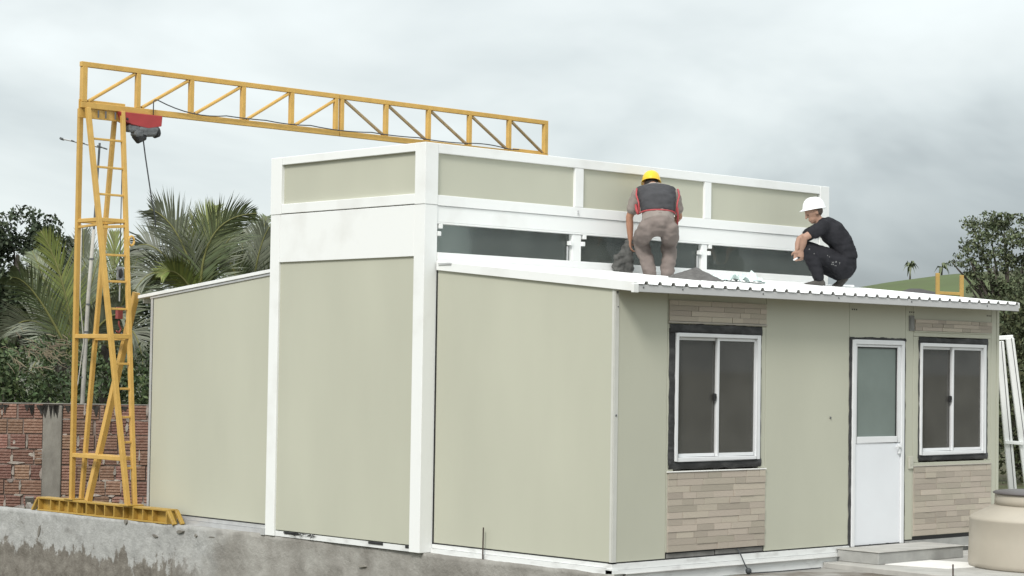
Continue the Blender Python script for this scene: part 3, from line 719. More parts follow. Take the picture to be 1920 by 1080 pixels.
def tower(du, both):
    top = dict(C=(-.685, 8.135), A=(-.665, 8.005), D=(-.215, 8.135), B=(-.195, 8.005))
    bot = dict(C=(-.30, 8.775), D=(-.195, 8.735), A=(-.30, 7.535), B=(-.195, 7.555))
    zt, zb_ = 4.70, .065
    def P(k, z):
        t = (z - zb_) / (zt - zb_); return Vector((bot[k][0] + (top[k][0] - bot[k][0]) * t + du, bot[k][1] + (top[k][1] - bot[k][1]) * t, z))
    for k in 'CADB': gbar('tower_leg', P(k, zb_), P(k, zt), .055 if k in 'CA' else .050)
    gbar('head_plate', (-.75 + du, GV, 4.692), (-.12 + du, GV, 4.692), .22, .014)
    for z in (4.34, 4.01, 3.69, 2.98, 2.67, 2.35, 1.71, 1.42, 1.09, .80, .50): gbar('rung', P('A', z), P('B', z), .026, .024)
    for z in (3.39,):
        for a, b in (('C', 'A'), ('A', 'B'), ('D', 'B'), ('C', 'D')): gbar('tower_brace', P(a, z), P(b, z), .045)
        gbar('tower_brace', P('A', z - .09), P('B', z - .06), .035); gbar('tower_brace', P('C', z - .075), P('A', z - .055), .03)
    for z in (2.03, .61):
        gbar('tower_brace', P('C', z), P('A', z), .05)
        if z > 1: gbar('tower_brace', P('A', z), P('B', z), .055); gbar('tower_brace', P('C', z), P('D', z), .05); gbar('tower_brace', P('D', z - .02), P('B', z - .02), .05)
        else: gbar('tower_brace', P('D', z), P('B', z), .05)
    # base beam made of flanges and stiffener plates
    a0, a1 = Vector((-.30 + du, 9.46, 0)), Vector((-.185 + du, 6.78, 0)); dv = (a1 - a0).normalized(); nx = Vector((-dv.y, dv.x, 0))
    def Q(t, z, n=0.0): return a0.lerp(a1, t) + Vector((0, 0, z)) + nx * n
    MB().bar(Q(0, .058), Q(1, .058), .15, .022, up=(0, 0, 1)).build('base_beam', MYELB, cr_, bevel=.003)
    bb = cr_.children[-1]
    MB().bar(Q(0, -.088), Q(1, -.088), .15, .018, up=(0, 0, 1)).build('base_flange', MYELB, cr_, bevel=.003)
    for k in range(14):
        t = (k + .5) / 14 if k not in (0, 13) else (.008 if k == 0 else .992)
        MB().bar(Q(t, -.0785), Q(t, .0465), .145, .020, up=dv).build('stiffener', MYELB, cr_, bevel=.002)
    for t0, t1 in ((.01, .33), (.68, .99)): MB().bar(Q(t0, -.016, -.0), Q(t1, -.016, -.0), .010, .125, up=(0, 0, 1)).build('base_web', MYELB, cr_)
    for t, sgn in ((0, -1), (1, 1)):
        for n in (-.055, .055):
            MB().bar(Q(t, .055, n) + dv * (.0 * sgn), Q(t, -.095, n) + dv * (.12 * sgn), .05, .03, up=dv).build('end_brace', MYELB, cr_, bevel=.003)
    for k in 'AC': MB().box((bot[k][0] + du - .06, bot[k][1] - .09, .069), (bot[k][0] + du + .16, bot[k][1] + .09, .085)).build('foot_plate', MYELB, cr_, bevel=.003)
    if not both:
        q0 = Vector((-.26, 8.47, .07)); q1 = Vector((.02, 7.955, 2.56))
        MB().bar(q0, q1, .07, .07, up=(0, 1, 0)).build('prop', MYEL, cr_, bevel=.004)
        MB().lathe((0, 0, 0), [(.05, -.02), (.05, .02)], 14)
        pt = P('B', 3.16) + Vector((.055, -.02, 0)); ring = []
        for k in range(13):
            t = 2 * math.pi * k / 12; ring.append(pt + Vector((.038 * math.cos(t), 0, .055 * math.sin(t))))
        MB().tube(ring, .014, 6).build('lifting_ring', MYEL, cr_, smooth=True)
    return P
P_ = tower(0, False)
tower(6.93, True)
bl_ = MB()
for u in (-.66, -.5, -.40, -.27): bl_.tube([(u, GV - .03, 4.685), (u, GV - .03, 4.60)], .010, 6)
bl_.build('bolts', MPOLEG, cr_)
# electric cable sagging along the truss
pts = []
for (a, b, s) in ((.30, 1.3, .13), (1.3, 1.9, .01), (1.9, 2.6, .03), (2.6, 3.6, .045), (3.6, 4.4, .02), (4.4, 5.3, .03), (5.3, 5.9, -.03), (5.9, 6.3, .03)):
    for k in range(8):
        t = k / 8; z0 = {.30: 4.885}.get(a, 4.79); z1 = 4.79
        pts.append((a + (b - a) * t, GV - .055, z0 + (z1 - z0) * t - s * 4 * t * (1 - t) * .5))
pts = [(.24, GV - .055, 4.70), (.24, GV - .055, 4.86), (.26, GV - .055, 4.885)] + pts
MB().tube(pts, .007, 6).build('power_cable', MCABLE, cr_, smooth=True)

ho = thing('electric_hoist', 'red electric hoist with grey motor hanging under the crane beam', 'hoist', (.05, 8.07, 4.69))
MB().hexa([(-.20, 8.0, 4.55), (.10, 8.0, 4.515), (.10, 8.14, 4.515), (-.20, 8.14, 4.55), (-.20, 8.0, 4.695), (.36, 8.0, 4.695), (.36, 8.14, 4.695), (-.20, 8.14, 4.695)])
hb = MB(); pr_ = [(-.24, 4.695), (-.20, 4.60), (-.06, 4.555), (.16, 4.53), (.345, 4.57), (.355, 4.695)]
n_ = len(pr_); hb.add([(u, 7.985, z) for u, z in pr_] + [(u, 8.155, z) for u, z in pr_], [tuple(range(n_)), tuple(range(2 * n_ - 1, n_ - 1, -1))] + [(i, i + n_, (i + 1) % n_ + n_, (i + 1) % n_) for i in range(n_)])
hb.build('hoist_body', MRED, ho, bevel=.006)
MB().tube([(.02, 8.07, 4.505), (.06, 8.07, 4.505), (.28, 8.07, 4.53), (.325, 8.07, 4.535)], [.06, .085, .085, .06], 16).build('motor', MMOT, ho, smooth=True)
MB().tube([(.29, 8.07, 4.50), (.34, 8.07, 4.515)], [.075, .07], 14).build('motor_cap', MRUB, ho, smooth=True)
MB().box((-.11, 7.99, 4.47), (.05, 8.10, 4.56)).box((-.03, 7.98, 4.42), (.10, 8.1, 4.50)).build('rope_drum', MMOT, ho, bevel=.02)
MB().tube([(.0, 8.05, 4.44), (.06, 8.05, 4.405), (.15, 8.05, 4.43)], [.04, .065, .04], 10).build('limit_switch', MRUB, ho, smooth=True)
MB().ell((-.14, 7.98, 4.615), .016, .008, .016).build('bolt', MRUB, ho)
MB().tube([(.13, 8.06, 4.43), (.17, 8.06, 4.2), (.22, 8.06, 3.95), (.27, 8.06, 3.7), (.32, 8.06, 3.5), (.335, 8.06, 3.36)], .0085, 6).build('pendant_cable', MCABLE, ho, smooth=True)
MB().tube([(-.15, 8.06, 4.56), (-.15, 8.06, 2.86)], .006, 5).build('hoist_rope', MCABLE, ho)
MB().box((-.185, 8.04, 2.70), (-.105, 8.08, 2.86)).tube([(-.2, 8.06, 2.84), (-.12, 8.06, 2.80), (-.10, 8.06, 2.72), (-.16, 8.06, 2.64)], .014, 6).build('pulley_block', mat('pulley_grey', (.30, .31, .32), .4, .4, 30, metal=.4), ho, bevel=.012)
MB().ell((-.15, 8.035, 2.78), .03, .02, .06).build('pulley_cheek', MRUB, ho)
MB().tube([(-.145, 8.06, 2.66), (-.145, 8.06, 2.45)], .008, 6).build('chain', MALU, ho)
MB().box((-.18, 8.03, 2.24), (-.11, 8.09, 2.38)).tube([(-.145, 8.06, 2.22), (-.145, 8.06, 2.17), (-.115, 8.06, 2.12), (-.145, 8.06, 2.075), (-.18, 8.06, 2.10)], .013, 6).build('hook', MRED2, ho, bevel=.015)

# yellow steel trestle standing beyond the right end of the house
tr = thing('steel_trestle', 'yellow steel frame with two uprights rising behind the right roof end', 'frame', at(1782, 640, 26) * 1)
e0, e1 = at(1758, 512, 26), at(1803, 516, 26)
for q in (e0, e1): MB().bar(q, Vector((q.x + .01, q.y, -.1)), .050, .05, up=FW).build('upright', MYELT, tr, bevel=.004)
for zz_ in (2.76, 1.6, .4):
    MB().bar(Vector((e0.x, e0.y, zz_)), Vector((e1.x, e1.y, zz_ - .01)), .04, .045, up=FW).build('crossbar', MYELT, tr, bevel=.004)
back = Vector((FW.x, FW.y, 0)).normalized() * .55
for q in (e0, e1): MB().bar(Vector((q.x, q.y, 1.58)), Vector((q.x, q.y, -.1)) + back, .06, .06, up=FW).build('stay', MYELT, tr, bevel=.004)

# ------------------------------------------------------------------ brick boundary wall
bo = at(139, 757, 28); bx = Vector((RT.x, RT.y, 0)).normalized(); by = Vector((-bx.y, bx.x, 0)); bo = Vector((bo.x, bo.y, 1.149))
bw = thing('brick_wall', 'red hollow brick boundary wall with mortar stains behind the crane', 'wall', (bo.x, bo.y, -.3))
R3 = Matrix((bx, by, Vector((0, 0, 1)))).transposed()
def BW(x, y, z): return Vector((bo.x, bo.y, 0)) + bx * x + by * y + Vector((0, 0, z))
def bwbox(name, x0, x1, y0, y1, z0, z1, material, bevel=0):
    return MB().hexa([BW(x0, y0, z0), BW(x1, y0, z0), BW(x1, y1, z0), BW(x0, y1, z0), BW(x0, y0, z1), BW(x1, y0, z1), BW(x1, y1, z1), BW(x0, y1, z1)]).build(name, material, bw, bevel=bevel)
bwbox('mortar_bed', -3.2, 3.4, .012, .13, -.35, 1.135, MMORT)
rowh = .207
def brick_mesh():
    n = 5; prof = [(0.5, -.5)]
    for i in range(n):
        z0 = -.5 + i / n; prof += [(-.5, z0 + .03), (-.5, z0 + 1 / n - .05), (-.28, z0 + 1 / n - .035), (-.28, z0 + 1 / n + .0)] if i < n - 1 else [(-.5, z0 + .03), (-.5, .5)]
    prof += [(.5, .5)]
    k = len(prof); vs = [(-.5, y, z) for y, z in prof] + [(.5, y, z) for y, z in prof]
    fs = [(i, i + 1, k + i + 1, k + i) for i in range(k - 1)] + [tuple(range(k - 1, -1, -1)), tuple(range(k, 2 * k))]
    me = MB().add(vs, fs).mesh('brick'); me.materials.append(MBRICK); return me
bme = brick_mesh()
off = world_loc(bw)
smear = MB(); hole = MB()
def blob(mb, x, z, w, h, y=-.012, th=.012, n=9):
    ring = []
    for k in range(n):
        t = 2 * math.pi * k / n; r = random.uniform(.7, 1.15); ring.append((x + w / 2 * r * math.cos(t), z + h / 2 * r * math.sin(t)))
    vs = [BW(a, y + th, b) for a, b in ring] + [BW(x + (a - x) * .8, y - random.uniform(0, .003), z + (b - z) * .8) for a, b in ring]
    mb.add(vs, [tuple(range(2 * n - 1, n - 1, -1))] + [(i, i + n, (i + 1) % n + n, (i + 1) % n) for i in range(n)])
def course(r, xa, xb):
    z1 = 1.14 - r * rowh; x = xa; o_ = -1 if r % 2 else 0
    while x < xb - .04:
        w = random.choice((.185, .19, .20, .20, .285)); gap = random.choice((.012, .018, .022, .03, .045))
        if x == xa and r % 2: w = .10
        if xb - (x + w + gap) < .08: w = xb - x; gap = 0
        if w > .09 and random.random() < .012 and r > 1: blob(hole, x + w / 2, z1 - rowh / 2, w * .8, rowh * .45, .004, .004)
        else:
            o = bpy.data.objects.new('brick', bme); C.objects.link(o); o.parent = bw
            Rm = R3.to_4x4() @ Matrix.Rotation(random.uniform(-.015, .015), 4, 'Y')
            o.matrix_local = Matrix.Translation(BW(x + w / 2, .02 + random.uniform(-.010, .008), z1 - rowh / 2 + random.uniform(-.004, .004)) - off) @ Rm @ Matrix.Diagonal((w, .06, rowh - .016, 1))
        k = 0
        while random.random() < (.55 if r < 5 else .8) and k < 3:
            k += 1; q = random.random()
            if q < .5: blob(smear, x + w + gap / 2, z1 - rowh * random.uniform(.3, .7), random.uniform(.03, .06), rowh * random.uniform(.35, 1.0), -.013, .016, 11)
            elif q < .8: blob(smear, x + w * random.random(), z1 - rowh + random.uniform(-.01, .02), w * random.uniform(.5, 1.2), random.uniform(.02, .045), -.013, .016, 13)
            else: blob(smear, x + w * random.random(), z1 - rowh * random.random(), random.uniform(.05, .14), random.uniform(.05, .12), -.013, .016, 11)
        x += w + gap
for r in range(7):
    course(r, -3.1, -.425); course(r, -.145, 3.3)
tag(smear.build('mortar_smears', MSMEAR, bw), kind='stuff'); tag(hole.build('hole_shade_patches', MBLACKM, bw), kind='stuff')  # broken bricks are flat dark patches, the cavity's shade put into their colour
bwbox('pillar', -.415, -.155, -.035, .12, -.35, 1.12, MPIL, .008)
# black mould runs on the wall head
mo = MB()
for k in range(34):
    x = random.uniform(-1.4, 1.2) if k > 9 else random.uniform(-.45, -.13); h = random.uniform(.03, .16) if k > 9 else random.uniform(.06, .2); w = random.uniform(.02, .05)
    y = -.018 if k > 9 else -.0375
    mo.add([BW(x - w, y, 1.125), BW(x + w, y, 1.125), BW(x + w * .5, y, 1.12 - h * .6), BW(x + w * .1, y, 1.12 - h), BW(x - w * .4, y, 1.12 - h * .7)], [(4, 3, 2, 1, 0)])
tag(mo.build('mould_streaks', MBLACKM, bw), kind='stuff')
bwbox('wall_cap', -3.2, 3.4, -.005, .135, 1.137, 1.150, MPIL, .003)
# rubble in front of the wall foot
rb = MB()
for k in range(70):
    q = BW(random.uniform(-2.2, 1.2), random.uniform(-1.8, -.08), -.25 + random.uniform(-.02, .03)); n_ = Vector((random.gauss(0, 1), random.gauss(0, 1), random.gauss(0, .5))).normalized()
    rb.bar(q, q + n_ * random.uniform(.04, .16), random.uniform(.03, .12), random.uniform(.02, .08))
tag(rb.build('rubble', mat('grey_rubble', (.22, .20, .18), .95, .25, 5, island=.4, bump=.4)), 'loose grey rubble lying at the foot of the brick wall', 'rubble', kind='stuff')

# antenna mast behind the brick wall
b0 = at(148, 800, 30); m0 = at(176, 430, 30); m1 = at(187, 268, 30)
an = thing('television_antenna', 'grey television antenna on a leaning pale pole behind the crane', 'antenna', (b0.x, b0.y, -.3))
pp = [b0 - Vector((0, 0, 1.2)), b0.lerp(m0, .33) + bx * .01, b0.lerp(m0, .66) - bx * .008, m0]
MB().tube(pp, [.034, .032, .029, .026], 8).build('pole', MPOLE, an, smooth=True)
for t in (.25, .48, .62, .85):
    q = b0.lerp(m0, t); MB().tube([q - Vector((0, 0, .012)), q + Vector((0, 0, .012))], .035, 8).build('pole_joint', MPOLEG, an)
MB().tube([m0 - (m1 - m0) * .06, m1], .017, 6).build('mast', MPOLEG, an)
w0, w1 = at(115, 260, 30), at(194, 277, 29.9)
MB().tube([w0, w1], .012, 6).build('boom', MALU, an)
for t in (.02, .3, .55, .78, .97):
    q = w0.lerp(w1, t); dd = FW * (.10 + .25 * t); MB().tube([q - dd, q + dd], .012 if t > .1 else .020, 5).build('element', MPOLEG, an)
MB().tube([at(153, 420, 29.95), at(150, 560, 29.95), at(157, 640, 29.95), at(146, 720, 29.95), at(131, 760, 29.9)], .008, 5).build('antenna_lead', MPOLE, an, smooth=True)

# ------------------------------------------------------------------ vegetation
def leaves(name, clumps, material, parent, n_per, size, aspect=1.8, droop=.0):
    """leaf-sized quads spread through a set of (center, radius vec) clumps"""
    Vs = []; k = 0
    for c, rad in clumps:
        n = int(n_per * (rad[0] * rad[1] * rad[2]) ** (2 / 3))
        d = rng.normal(size=(n, 3)); d /= np.linalg.norm(d, axis=1)[:, None]
        rr = rng.uniform(.25, 1.0, size=(n, 1)) ** .55
        p = np.array(c) + d * rr * np.array(rad)
        a = rng.normal(size=(n, 3)); a[:, 2] -= droop; a /= np.linalg.norm(a, axis=1)[:, None]
        b = np.cross(a, rng.normal(size=(n, 3))); b /= np.linalg.norm(b, axis=1)[:, None]
        s = size * rng.uniform(.55, 1.35, size=(n, 1))
        A = a * s * aspect * .5; B = b * s * .5
        Vs.append(np.stack([p - A, p + B * .9 - A * .1, p + A, p - B * .9 - A * .1], 1).reshape(-1, 3))
    V = np.concatenate(Vs); n = len(V) // 4
    me = bpy.data.meshes.new(name); me.vertices.add(len(V)); me.vertices.foreach_set('co', V.ravel().astype(np.float32))
    me.loops.add(4 * n); me.loops.foreach_set('vertex_index', np.arange(4 * n, dtype=np.int32))
    me.polygons.add(n); me.polygons.foreach_set('loop_start', np.arange(0, 4 * n, 4, dtype=np.int32))
    me.update(); me.validate()
    return link(name, me, material, parent)
def clumps_in(center, rad, n, r0, r1, shell=.6):
    o = []
    for k in range(n):
        d = Vector((random.gauss(0, 1), random.gauss(0, 1), random.gauss(0, 1))).normalized() * random.uniform(shell, 1.0)
        r = random.uniform(r0, r1)
        o.append((Vector(center) + Vector((d.x * rad[0], d.y * rad[1], d.z * rad[2])), (r, r, r * random.uniform(.55, .85))))
    return o
def tree(name, label, cat, base, crown_c, crown_r, nclump, r0, r1, dens, leaf, material, limbs=7, trunk_r=.16, group=None, extra=(), shell=.45, droop=0.):
    t = thing(name, label, cat, base, group)
    cl = clumps_in(crown_c, crown_r, nclump, r0, r1, shell) + list(extra)
    b = Vector(base); c = Vector(crown_c); mb = MB()
    top = c + Vector((0, 0, crown_r[2] * .35))
    mid = b.lerp(c, .5) + Vector((random.uniform(-.2, .2), random.uniform(-.2, .2), 0))
    mb.tube([b, b.lerp(mid, .5), mid, c, top], [trunk_r * 1.25, trunk_r, trunk_r * .85, trunk_r * .6, trunk_r * .25], 9).build('trunk', MBARK, t, smooth=True)
    lb = MB()
    for (q, r) in random.sample(cl, min(limbs, len(cl))):
        q = Vector(q); s0 = b.lerp(c, random.uniform(.55, 1.0)); lb.tube([s0, s0.lerp(q, .5) + Vector((0, 0, random.uniform(-.1, .25))), q], [trunk_r * .45, trunk_r * .28, trunk_r * .1], 6)
    lb.build('limbs', MBARK, t, smooth=True)
    leaves('crown', cl, material, t, dens, leaf, droop=droop)
    return t
GZ = -.27
# left: dark broadleaf trees behind the wall
D = 46
tree('broadleaf_tree', 'dark rounded broadleaf tree at the left edge behind the palms', 'tree', at(30, 800, D) * 1 and Vector((at(30, 800, D).x, at(30, 800, D).y, GZ)), at(32, 520, D), (1.35, 1.35, 1.45), 70, .25, .48, 1500, .066, MTREE, extra=[(at(48, 402, D), (.4, .4, .22)), (at(85, 425, D), (.45, .4, .3)), (at(12, 420, D), (.35, .4, .3)), (at(30, 600, D), (1.3, 1.2, 1.1)), (at(-60, 560, D), (1.3, 1.2, 1.5))])
tree('broadleaf_tree', 'sparse grey green tree with open crown between dark tree and crane', 'tree', Vector((at(112, 800, 50).x, at(112, 800, 50).y, GZ)), at(108, 520, 50), (.95, .85, 1.1), 60, .14, .30, 1200, .060, MTREE2, extra=[(at(110, 640, 50), (.8, .8, .9))])
# vine covered bush directly behind the wall
def bush(label, px0, px1, py0, py1, D, material, dens, leaf, n, group=None, r0=.22, r1=.42):
    a = at(px0, py0, D); b = at(px1, py1, D); c = (a + b) / 2
    w = abs((b - a).dot(RT)) / 2; h = abs(b.z - a.z) / 2
    t = thing('leafy_bush', label, 'bush', (c.x, c.y, GZ), group)
    cl = []
    for k in range(n):
        q = c + RT * random.uniform(-w, w) + FW * random.uniform(-.7, .7); q.z = c.z + random.uniform(-h, h) * .95; r = random.uniform(r0, r1)
        cl.append((q, (r, r, r * .8)))
    st_ = MB()
    for k in range(7):
        q = Vector(cl[k % len(cl)][0]); st_.tube([Vector((c.x, c.y, GZ)) + RT * random.uniform(-w, w) * .6, Vector((q.x, q.y, (q.z + GZ) / 2)), q], [.035, .025, .012], 5)
    st_.build('stems', MBARK, t); leaves('foliage', cl, material, t, dens, leaf); return t
bush('dense dark green bush overhanging the brick wall at the left edge', -150, 120, 645, 800, 33, MBUSH, 1500, .050, 60)
bush('low dark foliage behind the wall between crane legs and house', 120, 330, 640, 800, 37, MBUSH, 1000, .06, 34)
bush('tall dark thicket behind the palms left of the house', -40, 330, 540, 790, 52, MTREE, 800, .085, 80, r0=.35, r1=.7)
dv_ = MB()
for k in range(70):
    q = at(random.gauss(72, 30), random.gauss(655, 16), 32.2); s = q
    pts = [q]
    for i in range(3): s = s + RT * random.uniform(-.02, .13) + Vector((0, 0, random.uniform(-.09, .04))); pts.append(s)
    dv_.tube(pts, [.006, .008, .006, .003], 4)
tag(dv_.build('dry_vines', MDRY), 'tangle of dry brown vines lying on the dark green bush', 'vines', kind='stuff')

# coconut palms
def frond(base, tip, bow, material, parent, ll=.75, n=72, spread=.95, hang=.35, name='frond'):
    """midrib with folded, tapering leaflets on both sides"""
    base = Vector(base); tip = Vector(tip); bow = Vector(bow); mb = MB(); N = 16; pts = []
    for i in range(N + 1):
        t = i / N; pts.append(base.lerp(tip, t) + bow * (4 * t * (1 - t)))
    rib = MB().tube(pts, [.028 * (1 - .85 * i / N) + .003 for i in range(N + 1)], 6)
    def P(t):
        f = t * N; i = min(int(f), N - 1); return pts[i].lerp(pts[i + 1], f - i)
    length = (tip - base).length
    up = Vector((0, 0, 1)); flat = -FW
    vs = []; fs = []
    for k in range(n):
        t = .13 + .87 * (k + random.random() * .6) / n
        d = (P(min(t + .03, 1.0)) - P(max(t - .03, 0))).normalized(); p = P(min(t, 1))
        sidev = d.cross(Vector((0, 0, 1)))
        if sidev.length < .3: sidev = d.cross(Vector((FW.x, FW.y, 0)))
        sidev.normalize(); sd2 = d.cross(flat).normalized(); sidev = (sidev * .45 + sd2 * (.9 if sidev.dot(sd2) > 0 else -.9)).normalized()
        L_ = ll * (math.sin(math.pi * min(1, .22 + .80 * t)) ** .6) * random.uniform(.85, 1.12)
        ang_ = spread * (1 - .45 * t) + random.uniform(-.1, .1)
        for sg in (-1, 1):
            dr = (d * math.cos(ang_) + sidev * sg * math.sin(ang_) + up * random.uniform(.0, .18)).normalized()
            w = .0135 * random.uniform(.8, 1.2); wv = d.cross(dr).cross(dr).normalized() * w
            q0 = p; q1 = p + dr * L_ * .5; q2 = q1 + (dr - up * hang * random.uniform(.5, 1.4)).normalized() * L_ * .5
            b_ = len(vs); vs += [q0 - wv * .6, q0 + wv * .6, q1 + wv, q1 - wv, q2]
            fs += [(b_, b_ + 1, b_ + 2, b_ + 3), (b_ + 3, b_ + 2, b_ + 4)]
    mb.add(vs, fs)
    o = mb.build(name, material, parent); rib.build('midrib', MRIB, o, smooth=True); return o
def palm(label, base_px, D, fronds, group='coconut palms behind the brick wall', trunk_top=None):
    c = at(*base_px, D); t = thing('coconut_palm', label, 'palm tree', (c.x, c.y, GZ), group)
    MB().tube([(c.x, c.y, GZ), (c.x + .05, c.y, (c.z + GZ) / 2), c, c + Vector((0, 0, .15))], [.17, .13, .11, .05], 10).build('trunk', MBARK, t, smooth=True)
    for f in fronds:
        tip = at(f[0], f[1], D + f[2]); bow = RT * (f[3] / FPX * D) - UP * (f[4] / FPX * D)
        frond(c + Vector((0, 0, random.uniform(-.05, .1))), tip, bow, f[5], t, f[6] if len(f) > 6 else .75, hang=f[7] if len(f) > 7 else .35, spread=f[8] if len(f) > 8 else .95)
palm('young palm with a yellow green upright frond left of the crane', (140, 690), 40,
     [(76, 432, 0, 12, -18, MPALMY, .80, .2, .85), (20, 520, -.6, -10, -45, MPALM, .8), (5, 640, .5, -5, -60, MPALMG, .8), (60, 470, .9, -8, -30, MPALM, .7), (190, 470, .5, 0, -20, MPALM, .7), (235, 600, -.4, 10, -40, MPALMG, .7), (40, 760, -.8, -10, -60, MPALMG, .6)])
palm('palm with tall bright fronds standing straight behind the crane tower', (196, 660), 41,
     [(158, 428, 0, -14, -10, MPALMG, .75, .2, .7), (214, 432, .3, 6, -12, MPALMY, .75, .2, .6), (262, 470, 0, 10, -26, MPALM, .7), (296, 540, .4, 4, -44, MPALM, .7), (130, 520, .2, -8, -22, MPALM, .7), (270, 700, -.6, 12, -60, MPALMG, .7), (250, 760, -.7, 18, -40, MPALMG, .6), (170, 780, -.6, -16, -50, MPALM, .6)])
palm('full palm with fanned fronds rising above the left roof slope', (378, 580), 40,
     [(280, 392, 0, 8, -38, MPALMG, .95, .25, .95), (404, 384, .3, -16, -10, MPALMY, .85, .2, .75), (484, 400, -.2, -34, -46, MPALM, .85, .3, .9), (330, 412, .8, -8, -20, MPALM, .8), (256, 462, .2, -10, -40, MPALMG, .85, .4), (452, 442, .7, 0, -42, MPALM, .8), (252, 545, -.5, -8, -50, MPALMG, .7), (440, 398, .9, -18, -20, MPALM, .7), (300, 520, -.7, -5, -34, MPALMY, .55)])
palm('grey green palm partly hidden behind the tall white core', (470, 600), 42,
     [(505, 425, 0, -6, -20, MPALMG, .8), (540, 470, .2, 10, -40, MPALM, .8), (455, 430, .4, -6, -16, MPALMG, .75), (418, 480, -.3, -8, -36, MPALM, .7), (500, 405, .8, 0, -20, MPALM, .7), (560, 560, 0, 8, -50, MPALM, .7)])

# right: tall airy tree and scrub
D = 62
ext = [(at(1885, 425, D), (.75, .75, .42)), (at(1850, 440, D), (.55, .5, .4)), (at(1925, 450, D), (.8, .7, .6)), (at(1833, 465, D), (.4, .4, .35)), (at(1815, 488, D), (.35, .35, .28)), (at(1870, 480, D), (.6, .5, .45)),
       (at(1905, 500, D), (.6, .6, .5)), (at(1838, 515, D), (.42, .4, .3)), (at(1828, 540, D), (.35, .3, .25)), (at(1880, 545, D), (.6, .5, .4)), (at(1855, 575, D), (.5, .5, .35)), (at(1915, 570, D), (.6, .5, .5)), (at(1950, 500, D), (.9, .8, .9))]
sub = []
for c_, r_ in ext: sub += [(Vector(c_) + Vector((random.gauss(0, .55) * r_[0], random.gauss(0, .55) * r_[1], random.gauss(0, .5) * r_[2])), (r_[0] * .5, r_[1] * .5, r_[2] * .42)) for k in range(11)]
tree('tall_tree', 'tall airy olive green tree with forked limbs at the right edge', 'tree', Vector((at(1885, 800, D).x, at(1885, 800, D).y, GZ)), at(1892, 590, D), (1.3, 1.2, 1.1), 60, .24, .46, 1050, .066, MOLIVE, limbs=30, trunk_r=.19, extra=sub, droop=.6)
bush('dry olive scrub beyond the right end of the house', 1800, 2100, 575, 800, 56, MSHRUB, 700, .09, 90, 'scrub thickets right of the house', .4, .7)
bush('green leafy scrub behind the leaning white ladder', 1850, 2080, 640, 960, 38, MSHRUB, 900, .06, 70, 'scrub thickets right of the house', .28, .5)
# distant palms on the hill
def far_palm(label, px, py0, py1, D, lean):
    top = at(px, py1, D); bz = at(px - lean, py0, D); gz = -1.28 + hill_z(bz.x, bz.y)
    t = thing('distant_palm', label, 'palm tree', (bz.x, bz.y, gz), 'distant palms on the hill')
    MB().tube([(bz.x, bz.y, min(gz, bz.z) - .6), bz.lerp(top, .5), top], [.32, .25, .2], 6).build('trunk', MBARK, t)
    for k in range(16):
        a = 2 * math.pi * k / 16 + random.uniform(-.2, .2); L_ = random.uniform(2.0, 3.0); el = random.uniform(-1.0, .8)
        dr = RT * math.cos(a) + Vector((FW.x, FW.y, 0)) * math.sin(a) * .6 + Vector((0, 0, el)) + RT * .35
        q = top + dr.normalized() * L_; mid = top.lerp(q, .5) + Vector((0, 0, .5)); end = q - Vector((0, 0, 1.3))
        sd_ = dr.cross(Vector((0, 0, 1))).normalized() * .42
        MB().add([top - sd_ * .3, top + sd_ * .3, mid + sd_, mid - sd_, end], [(0, 1, 2, 3), (3, 2, 4)]).add([top + Vector((0, 0, -.1)), mid + Vector((0, 0, -.55)), mid, top], [(0, 1, 2, 3)]).build('frond', MPALM, t)
far_palm('distant windblown palm standing lower on the hill, left one', 1707, 530, 498, 590, 1)
far_palm('distant windblown palm on the hill top near the yellow uprights', 1767, 522, 500, 590, 2)

# far house on the slope
fb = at(1716, 548, 250); fg = -1.28 + hill_z(fb.x, fb.y); apex = at(1716, 541, 250).z
fh_ = thing('distant_house', 'distant low house with dark hipped roof below the grassy hill', 'house', (fb.x, fb.y, fg))
ax = Vector((RT.x, RT.y, 0)).normalized(); ay = Vector((-ax.y, ax.x, 0)); fo = Vector((fb.x, fb.y, 0))
def F(x, y, z): return fo + ax * x + ay * y + Vector((0, 0, z))
ev = apex - 1.0; w_ = 3.2; dd_ = 3.4
MB().hexa([F(-w_, -dd_, fg - .5), F(w_, -dd_, fg - .5), F(w_, dd_, fg - .5), F(-w_, dd_, fg - .5), F(-w_, -dd_, ev), F(w_, -dd_, ev), F(w_, dd_, ev), F(-w_, dd_, ev)]).build('wall', MWALLF, fh_)
W_ = w_ + .5; D_ = dd_ + .5
MB().add([F(-W_, -D_, ev), F(W_, -D_, ev), F(W_, D_, ev), F(-W_, D_, ev), F(-.6, 0, apex), F(.6, 0, apex), F(-W_, -D_, ev - .12), F(W_, -D_, ev - .12), F(W_, D_, ev - .12), F(-W_, D_, ev - .12)],
         [(0, 1, 5, 4), (1, 2, 5), (2, 3, 4, 5), (3, 0, 4), (0, 6, 7, 1), (1, 7, 8, 2), (2, 8, 9, 3), (3, 9, 6, 0), (9, 8, 7, 6)]).build('roof', MROOFT, fh_)
for x in (-2.4, 2.0): MB().hexa([F(x, -dd_ - .03, fg + 1.0), F(x + 1.1, -dd_ - .03, fg + 1.0), F(x + 1.1, -dd_ + .05, fg + 1.0), F(x, -dd_ + .05, fg + 1.0), F(x, -dd_ - .03, fg + 2.1), F(x + 1.1, -dd_ - .03, fg + 2.1), F(x + 1.1, -dd_ + .05, fg + 2.1), F(x, -dd_ + .05, fg + 2.1)]).build('window', MDARK, fh_)

